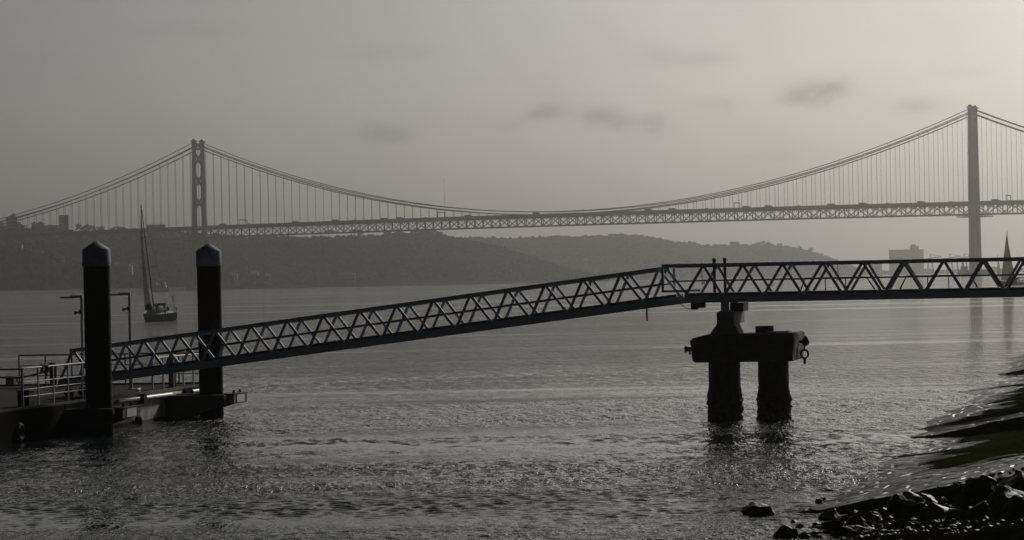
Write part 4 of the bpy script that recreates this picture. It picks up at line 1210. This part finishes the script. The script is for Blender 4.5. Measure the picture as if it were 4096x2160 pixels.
# ------------------------------------------------------------------ yachts
def yacht(loc, heading, heel, L, mast_h, label, cat='sailboat', detail=True, group=None, sail='sail', main_up=False, hullmat='boat_hull'):
    """local frame: x to the bow, y to port, z up from the waterline"""
    r = thing('sailboat', loc, label, cat, group, rot=(rad(heel), 0, rad(heading)))
    B = L * .17
    st = []
    n = 14
    for i in range(n + 1):
        k = i / n                                   # stern to bow
        x = -L / 2 + L * k
        hb = B * (.60 + .40 * math.sin(min(1, k / .55) * math.pi / 2)) * (1 if k < .5 else max(0.02, math.cos((k - .5) / .5 * math.pi / 2) ** .75))
        sh = L * (.105 + .035 * k ** 2)
        kd = -L * .045 * math.sin(math.pi * min(1, k * 1.02 + .08)) - .03
        st.append((x + (.35 * L * .1 if k == 1 else 0), hb, sh, kd))
    vs, fs = [], []
    for x, hb, sh, kd in st:
        row = [(x, hb, sh), (x - .0, hb * .97, sh * .45), (x, hb * .82, 0), (x, hb * .42, kd * .75), (x, 0, kd)]
        vs += row + [(a, -b, c) for a, b, c in reversed(row[:-1])]
    m = 9
    for i in range(n):
        for j in range(m - 1): fs.append((i * m + j, (i + 1) * m + j, (i + 1) * m + j + 1, i * m + j + 1))
    fs += [tuple(range(m)), tuple(n * m + j for j in range(m - 1, -1, -1))]
    h = MB(); h.add(vs, fs); hull = h.build('hull', M[hullmat], r, smooth=True)
    d = MB(); dv = []
    for x, hb, sh, kd in st: dv += [(x, hb * .98, sh - .03), (x, -hb * .98, sh - .03)]
    d.add(dv, [(2 * i, 2 * i + 1, 2 * i + 3, 2 * i + 2) for i in range(n)]); d.build('deck', M['boat_white'], r)
    zs = L * .115
    cb = MB()
    cb.prism([(-.05 * L, 0), (.24 * L, 0), (.20 * L, .03 * L), (.10 * L, .045 * L), (-.05 * L, .055 * L)], Vector((0, -B * .55, zs - .04)), Vector((1, 0, 0)), ZU, B * 1.1, Vector((0, 1, 0)))
    cb.build('cabin', M['boat_white'], r)
    mx = L * .15
    mt = MB(); mt.tube((mx, 0, zs), (mx - .1, 0, mast_h), .10, .06, 10)
    mt.tube((mx - .35, 0, mast_h - .05), (mx + .25, 0, mast_h - .03), .02, n=6); mt.tube((mx - .1, 0, mast_h), (mx - .15, 0, mast_h + .45), .012, n=5)
    mt.lathe((mx - .3, 0, mast_h), [(.05, 0), (.05, .12)], 8)
    mast = mt.build('mast', M['mast'], r)
    for f in (.42, .70):
        s = MB(); zz = zs + (mast_h - zs) * f; w = B * (.75 if f < .5 else .5)
        s.tube((mx - .05, -w, zz + .05), (mx - .05, w, zz + .05), .03, n=6); s.build('spreader', M['mast'], mast)
    rg = MB()
    rg.tube((L * .5, 0, L * .145), (mx, 0, mast_h - .2), .03, n=6)
    rg.tube((-L * .49, 0, L * .11), (mx - .1, 0, mast_h - .05), .012, n=5)
    for sy in (-1, 1):
        rg.tube((mx - .2, sy * B * .9, zs), (mx - .05, sy * B * .75, zs + (mast_h - zs) * .42), .012, n=5)
        rg.tube((mx - .05, sy * B * .75, zs + (mast_h - zs) * .42), (mx - .05, 0, mast_h - .2), .012, n=5)
    rg.build('rigging', M['mast'], r)
    # headsail filled to leeward (port)
    if detail != 'bare':
        sv, sf = [], []
        NU, NV = 10, 18
        tack = Vector((L * .485, 0, L * .165)); head = Vector((mx + .15, .02, mast_h * .955)); clew = Vector((mx - L * .17, B * .50, zs + L * .06))
        for j in range(NV + 1):
            v = j / NV
            a = tack.lerp(head, v); b = clew.lerp(head, v)
            for i in range(NU + 1):
                u = i / NU
                p = a.lerp(b, u); p.y += math.sin(math.pi * u ** .8) * (1 - v) ** .6 * L * .05 + .3 * math.sin(math.pi * v) * u
                p.z -= .25 * math.sin(math.pi * u) * (1 - v) ** 4
                sv.append(p)
        for j in range(NV):
            for i in range(NU): sf.append((j * (NU + 1) + i, j * (NU + 1) + i + 1, (j + 1) * (NU + 1) + i + 1, (j + 1) * (NU + 1) + i))
        s = MB(); s.add(sv, sf); so_ = s.build('headsail', M[sail], r, smooth=True)
        if detail:
            uv = MB()
            # dark sun strip along the foot
            ft = [sv[i] + Vector((0, .012, 0)) for i in range(NU + 1)]; f2 = [sv[NU + 1 + i] + Vector((0, .012, 0)) for i in range(NU + 1)]
            uv.add(ft + f2, [(i, i + 1, NU + 2 + i, NU + 1 + i) for i in range(NU // 2, NU)]); uv.build('foot_strip', M['navy'], so_)
    boom_z = zs + L * .085
    bo = MB(); bo.tube((mx - .1, 0, boom_z), (-L * .42, .15, boom_z + .25), .06, n=8); boom = bo.build('boom', M['mast'], r)
    if main_up:
        sv, sf = [], []
        for j in range(13):
            v = j / 12
            a = Vector((mx - .12, 0, boom_z + .1)).lerp(Vector((mx - .12, 0, mast_h - .2)), v); b = Vector((-L * .40, .15, boom_z + .3)).lerp(Vector((mx - .25, 0, mast_h - .2)), v)
            for i in range(7):
                u = i / 6; p = a.lerp(b, u); p.y += math.sin(math.pi * u) * (1 - v) * L * .05; p.x -= .4 * math.sin(math.pi * v) * u
                sv.append(p)
        for j in range(12):
            for i in range(6): sf.append((j * 7 + i, j * 7 + i + 1, (j + 1) * 7 + i + 1, (j + 1) * 7 + i))
        s = MB(); s.add(sv, sf); s.build('mainsail', M[sail], r, smooth=True)
    else:
        cv = MB(); cv.pipe([Vector((mx - .15, 0, boom_z + .14)), Vector((-L * .1, .05, boom_z + .24)), Vector((-L * .3, .1, boom_z + .32)), Vector((-L * .43, .15, boom_z + .36))], [.17, .17, .14, .08], 8); cv.build('furled_mainsail', M['navy'], boom, smooth=True)
    if detail is True:
        # spray hood, guard rails, wind generator, outboard gear, life ring
        sh_ = MB()
        hv = []
        for k in range(7):
            t = math.pi * k / 6
            for x, zz in ((.02 * L, .52), (-.06 * L, .82)):
                hv.append((x, B * .6 * math.cos(t), zs + L * .05 + zz * math.sin(t)))
        sh_.add(hv, [(2 * k, 2 * k + 1, 2 * k + 3, 2 * k + 2) for k in range(6)]); sh_.build('spray_hood', M['navy'], r, smooth=True)
        gr = MB()
        for sy in (-1, 1):
            pr = []
            for i in range(0, n + 1, 2):
                x, hb, sh, kd = st[i]
                gr.tube((x * .98, sy * hb * .95, sh), (x * .98, sy * hb * .95, sh + .6), .016, n=5); pr.append(Vector((x * .98, sy * hb * .95, sh + .6)))
            gr.pipe(pr, .012, 5); gr.pipe([p - ZU * .3 for p in pr], .010, 5)
        gr.build('guard_rail', M['galv'], r)
        wg = MB(); px, py = -L * .47, -B * .45
        wg.tube((px, py, L * .1), (px, py, L * .1 + 2.3), .03, n=8); wg.tube((px - .2, py, L * .1 + 2.35), (px + .15, py, L * .1 + 2.35), .07, .04, 8)
        for k in range(3):
            t = .4 + k * 2.094; wg.beam((px - .22, py, L * .1 + 2.35), (px - .22, py + .5 * math.cos(t), L * .1 + 2.35 + .5 * math.sin(t)), .02, .07)
        wg.build('wind_generator', M['mast'], r)
        lr = MB(); lr.torus((-L * .50, -B * .5, L * .125 + .35), .26, .07, (1, 0, .1), 18, 8); lr.build('life_ring', M['boat_white'], r)
        ob = MB(); ob.bbox((-L * .505, B * .38, L * .11 + .3), (.25, .25, .42), .06); ob.build('outboard_motor', M['mast'], r)
        rdm = MB(); rdm.lathe((mx + .28, 0, zs + (mast_h - zs) * .40), [(.05, 0), (.22, .03), (.22, .14), (.05, .2)], 14); rdm.build('radar_dome', M['mast'], mast)
    return r

loc = ground(636, 1283); loc.z = 0
yh = 90 + 25
y1 = yacht(loc, yh, -6.5, 11.4, 17.8, 'grey yacht under one tan headsail with people aboard, between the two piles')
MW = Matrix.Translation(loc) @ Matrix.Rotation(rad(yh), 4, 'Z') @ Matrix.Rotation(rad(-6.5), 4, 'X')
crew = [((1.7, .60, 1.62), 200, 'cloth_dark', 'person in a dark jacket sitting furthest forward on the grey yacht'),
        ((.4, .80, 1.80), 120, 'cloth_dark', 'person in dark clothes sitting on the cabin roof beside the mast of the grey yacht'),
        ((-1.1, .40, 1.75), 170, 'cloth_dark', 'person in dark clothes just behind the mast of the grey yacht'),
        ((-2.6, 1.0, 1.40), 250, 'cloth_red', 'person in a dull red top under the boom of the grey yacht'),
        ((-4.6, -.2, 1.50), 20, 'cloth_dark', 'person steering at the stern of the grey yacht')]
for i, (p, yaw, jk, lb) in enumerate(crew):
    person(MW @ Matrix.Translation(p) @ Matrix.Rotation(rad(yaw), 4, 'Z'), i + 1, jk, lb, 'crew of the grey yacht')

loc2 = ground(4066, 1138); loc2.z = 0
y2 = yacht(loc2, yh + 36, -13, 11.5, 19.6, 'yacht with a large tan headsail cut by the right edge of the picture', sail='sail')
MW2 = Matrix.Translation(loc2) @ Matrix.Rotation(rad(yh + 36), 4, 'Z') @ Matrix.Rotation(rad(-13), 4, 'X')
for i, (p, yaw, jk, lb) in enumerate([((-1.4, .9, 1.5), 160, 'cloth_dark', 'person in dark clothes left of the other on the right edge yacht'), ((-2.8, .7, 1.45), 30, 'cloth_dark', 'person in dark clothes nearer the stern of the right edge yacht')]):
    person(MW2 @ Matrix.Translation(p) @ Matrix.Rotation(rad(yaw), 4, 'Z'), 20 + i, jk, lb, 'crew of the right edge yacht')
for xs, Y, hd, hl, L, mh, sl_, mu, lb in (
        (3999, 2500, 100, -4, 11, 19.5, 'sail_grey', True, 'small pale sailboat just left of the right edge yacht'),
        (3834, 2900, 95, -3, 10, 17.5, 'sail_grey', True, 'faint sailboat left of the right bridge tower foot'),
        (3727, 3000, 80, 0, 9, 14.0, None, False, 'faint sailboat with bare mast below the harbour cranes'),
        (3356, 2150, 92, -3, 10, 17.2, 'sail_grey', True, 'sailboat whose sail tip stands above the level gangway at the end of the ridge'),
        (2814, 1900, 88, -4, 10, 16.5, 'sail_grey', True, 'sailboat seen through the gangway lattice above the concrete pier')):
    yacht(bearing(xs, Y, 0), hd, hl, L, mh, lb, detail='bare' if sl_ is None else False, group='sailboats far out on the river', sail=sl_ or 'sail_grey', main_up=mu, hullmat='boat_white')

# white ship by the far quay
fp = bearing(640, 2850, 0)
fy = thing('ferry', fp, 'small white ship with dark hull lying before the far bank, behind the yacht sail', 'ship')
h = MB()
Lh = 22; sc = [(-8.5, 2.6, 3.6), (-5, 3.4, 3.4), (2, 3.4, 3.4), (6, 2.6, 3.9), (9, .2, 4.6)]
vs = []
for x, b, z in sc: vs += [(x, -b, z), (x, -b * .85, -.5), (x, b * .85, -.5), (x, b, z)]
h.add([fp + Vector(v) for v in vs], [(i * 4 + j, i * 4 + (j + 1) % 4, i * 4 + 4 + (j + 1) % 4, i * 4 + 4 + j) for i in range(4) for j in range(4)] + [(3, 2, 1, 0), (16, 17, 18, 19)])
h.build('hull', M['boat_hull'], fy)
h = MB(); h.bbox(fp + Vector((-.8, 0, 5.0)), (14.5, 6.0, 3.2), .2); dk = h.build('superstructure', M['ship_white'], fy)
h = MB(); h.box(fp + Vector((-.8, -3.0, 5.3)), (12.5, .1, .9)); h.build('window_band', M['window'], dk)
h = MB(); h.bbox(fp + Vector((3.6, 0, 8.4)), (4.2, 4.6, 2.6), .25); h.build('wheelhouse', M['ship_white'], fy)
h = MB(); h.bbox(fp + Vector((-3.4, 0, 8.2)), (2.0, 2.0, 2.6), .2); h.build('funnel', M['ship_white'], fy)
h = MB(); h.tube(fp + Vector((.2, 0, 6.4)), fp + Vector((.2, 0, 14.2)), .25, .12, 8); h.beam(fp + Vector((-1, 0, 12)), fp + Vector((1.4, 0, 12)), .2, .2); h.box(fp + Vector((.2, 0, 13.2)), (1.4, .5, .6)); h.build('mast', M['ship_white'], fy)

# ------------------------------------------------------------------ stone shore on the right
SA = rad(12.8)
SD = Vector((math.sin(SA), math.cos(SA), 0)); SN = Vector((math.cos(SA), -math.sin(SA), 0))
SO = Vector((5.4, 56, 0))
# ledges run up the bank; heights rise away from the water
EDGES = [(-80, 5.5, -.06, -.16), (5.5, 33.3, .34, -.16), (33.3, 87.0, .40, -.22), (87.0, 500.0, .5, -.4)]
def shore_z(X, Y):
    rx, ry = X - SO.x, Y - SO.y
    s = rx * SD.x + ry * SD.y; d = rx * SN.x + ry * SN.y
    z = 0.115 * d
    q = s - LEAN * d
    c = max(0.08, min(1, (d + 1.2) / 6))
    for a, b, hn, hf in EDGES:
        if a <= q < b:
            k = (q - a) / (b - a)
            if a < 0: k = min(1, max(0, (q + 25) / 28))
            return z + (hn + (hf - hn) * min(1, k * 1.15)) * (c if hn > 0 else 1)
    return z
LEAN = 0.2
def make_shore():
    m_ = MB()
    # fine in view, coarse behind
    ss = np.concatenate([np.arange(-22, 5.3, .22), [5.46, 5.52, 5.6], np.arange(5.8, 14, .11), np.arange(14, 33, .2), [33.25, 33.33], np.arange(33.6, 60, .2), np.arange(60, 86.5, 1.0), [86.9, 87.05], np.arange(88, 150, 1.2), np.arange(150, 420, 8)])
    ds = np.concatenate([np.arange(-5, 12, .20), np.arange(12, 40, 1.0), np.arange(40, 90, 6)])
    ns, nd = len(ss), len(ds)
    vs = []
    for s in ss:
        for d in ds:
            # the lattice leans with the ledges so that their edges stay crisp
            q = s + LEAN * d
            p = SO + SD * q + SN * d
            z = shore_z(p.x, p.y)
            rough = .05 * mnoise.noise(Vector((p.x * .9, p.y * .9, 0))) + .03 * mnoise.noise(Vector((p.x * 2.6, p.y * 2.6, 4))) + .16 * mnoise.noise(Vector((p.x * .12, p.y * .16, 7)))
            if d > -2 and s > 5.5:
                row = q * 0 + (s / .80 + .35 * mnoise.noise(Vector((d * .5, s * .1, 1))))
                st_ = abs(math.sin(math.pi * row)) ** .5
                jt = abs(math.sin(math.pi * (d / 1.05 + .5 * math.floor(row) + .2 * mnoise.noise(Vector((d, s, 2)))))) ** .4
                rough += .085 * st_ * (.45 + .55 * jt) * (.6 + .8 * mnoise.noise(Vector((d * .9, s * 1.1, 6)))) - .04
            if s < 5.5: rough = rough * 1.6 + .10 * mnoise.noise(Vector((p.x * 1.4, p.y * 1.4, 2)))
            z += rough
            if d > 22: z += (d - 22) * .10
            vs.append((p.x, p.y, min(z, 4.2)))
    fs = [(i * nd + j, i * nd + j + 1, (i + 1) * nd + j + 1, (i + 1) * nd + j) for i in range(ns - 1) for j in range(nd - 1)]
    m_.add(vs, fs)
    mats_ = [shore_mat(), M['rubble']]
    m_.m = [1 if (ss[i] < 5.45) else 0 for i in range(ns - 1) for j in range(nd - 1)]
    o = m_.build('shore', None, smooth=True, mats=mats_)
    wa = o.data.attributes.new('weed', 'FLOAT', 'POINT')
    wv = []
    for s in ss:
        for d in ds:
            for i, (a, b, hn, hf) in enumerate(EDGES):
                if a <= s < b:
                    k = (s - a) / (b - a)
                    low = max(0, min(1, (d - .4) / 2.2))
                    wv.append(low * (min(1, max(0, (k - .22) / .15)) if i == 1 else min(1, max(0, (k - .03) / .1)))); break
            else: wv.append(1.0)
    wa.data.foreach_set('value', wv)
    return tag(o, 'stepped wet stone shore with green weed on the right', 'shore', kind='structure')
make_shore()

def rock_mesh(sd, sx, sy, sz, sub=3):
    bm = bmesh.new(); bmesh.ops.create_icosphere(bm, subdivisions=sub, radius=1)
    for v in bm.verts:
        c = v.co.copy()
        # blocky: pull towards a few cutting planes
        for k in range(11):
            rs = random.Random(sd * 31 + k)
            n_ = Vector((rs.uniform(-1, 1), rs.uniform(-1, 1), rs.uniform(-.6, 1))).normalized(); dd = rs.uniform(.45, .8)
            e = c.dot(n_) - dd
            if e > 0: c -= n_ * e * .97
        c *= 1 + .13 * mnoise.noise(c * 2.2 + Vector((sd, 0, 0))) + .07 * mnoise.noise(c * 5 + Vector((0, sd, 0))) + .035 * mnoise.noise(c * 13 + Vector((0, 0, sd)))
        v.co = Vector((c.x * sx, c.y * sy, c.z * sz))
    me = bpy.data.meshes.new('rock'); bm.to_mesh(me); bm.free()
    me.polygons.foreach_set('use_smooth', [True] * len(me.polygons))
    try: me.set_sharp_from_angle(angle=rad(28))
    except Exception: pass
    me.materials.append(M['rock'])
    return me
def rock(xs, yb, wpx, hpx, sd, label, group=None, z0=None):
    p = ground(xs, yb)
    z = max(0, shore_z(p.x, p.y)) if z0 is None else z0
    p = ground(xs, yb, z)
    sc_ = p.y / FS
    me = rock_mesh(sd, wpx * sc_ * .56, wpx * sc_ * .48, hpx * sc_ * .72, 4 if wpx > 90 else 3)
    o = bpy.data.objects.new('rock', me); COL.objects.link(o)
    o.location = p + Vector((0, wpx * sc_ * .45, hpx * sc_ * .22)); o.rotation_euler = (0, 0, random.uniform(-.5, .5))
    return tag(o, label, 'rock', group)
rock(3041, 2060, 160, 56, 3, 'broad flat topped black boulder alone in the water below the pier', z0=0)
rock(3137, 2152, 104, 64, 8, 'pointed black boulder in the water at the bottom edge', z0=0)
rock(3322, 2076, 104, 44, 12, 'low rounded rock at the tip of the stone ledge')
rock(3424, 2070, 66, 36, 17, 'dark hump of rock just right of the rounded rock at the ledge tip')
rock(3345, 2122, 100, 50, 22, 'dark rock in front of the rounded rock at the ledge tip')
rock(3430, 2110, 120, 62, 26, 'largest dark block in the heap at the foot of the ledge')
rs = random.Random(5)
cnt = 0
for i in range(64):
    xs = rs.uniform(3230, 4090); yb = rs.uniform(2055, 2165) - (xs - 3230) * .09
    if xs < 3330 and yb < 2110: continue
    w = rs.uniform(34, 80) if i % 3 else rs.uniform(95, 190)
    rock(xs, yb, w, w * rs.uniform(.40, .62), 40 + i, 'small wet black rock in the heap at the foot of the stone ledge', 'rocks heaped below the ledge')
for xs, yb, w, h in ((3178, 2092, 34, 16), (3200, 2110, 40, 18), (3268, 2100, 44, 15), (3214, 2150, 60, 26), (3262, 2148, 40, 24), (3282, 2012, 38, 22), (3292, 2000, 26, 14)):
    rock(xs, yb, w, h, 140 + xs % 37, 'little black stone breaking the water left of the rock heap', 'little stones in the shallows', z0=0)
pts, rads = [], []
for i in range(420):
    xs = rs.uniform(3250, 4150); yb = rs.uniform(2040, 2200) - (xs - 3230) * .10
    p = ground(xs, yb, .3); z = shore_z(p.x, p.y) + .03
    if z < -.06: continue
    pts.append((p.x, p.y, z)); rads.append(rs.uniform(.03, .09))
tag(blobs('gravel', pts, rads, M['rock'], .7, .25), 'wet dark gravel scattered between the rocks', 'gravel', kind='stuff')

# ------------------------------------------------------------------ camera and render settings
cam = bpy.data.cameras.new('camera'); co_ = bpy.data.objects.new('camera', cam); COL.objects.link(co_)
cam.sensor_width = 36; cam.lens = 36 * FS / 4096; cam.clip_start = 0.5; cam.clip_end = 30000
mw = Matrix((RGT, UPV, -FWD)).transposed().to_4x4(); mw.translation = EYE
co_.matrix_world = mw
scene.camera = co_
scene.render.resolution_x, scene.render.resolution_y = 1024, 540
scene.view_settings.view_transform = 'Standard'; scene.view_settings.look = 'None'
scene.view_settings.exposure = EXPOSURE; scene.view_settings.gamma = 1
scene.render.engine = 'CYCLES'
cy = scene.cycles
cy.max_bounces = 6; cy.diffuse_bounces = 2; cy.glossy_bounces = 3; cy.transmission_bounces = 2; cy.volume_bounces = 1; cy.transparent_max_bounces = 4
cy.use_denoising = True
cy.sample_clamp_direct = 5; cy.sample_clamp_indirect = 3
cy.caustics_reflective = False; cy.caustics_refractive = False
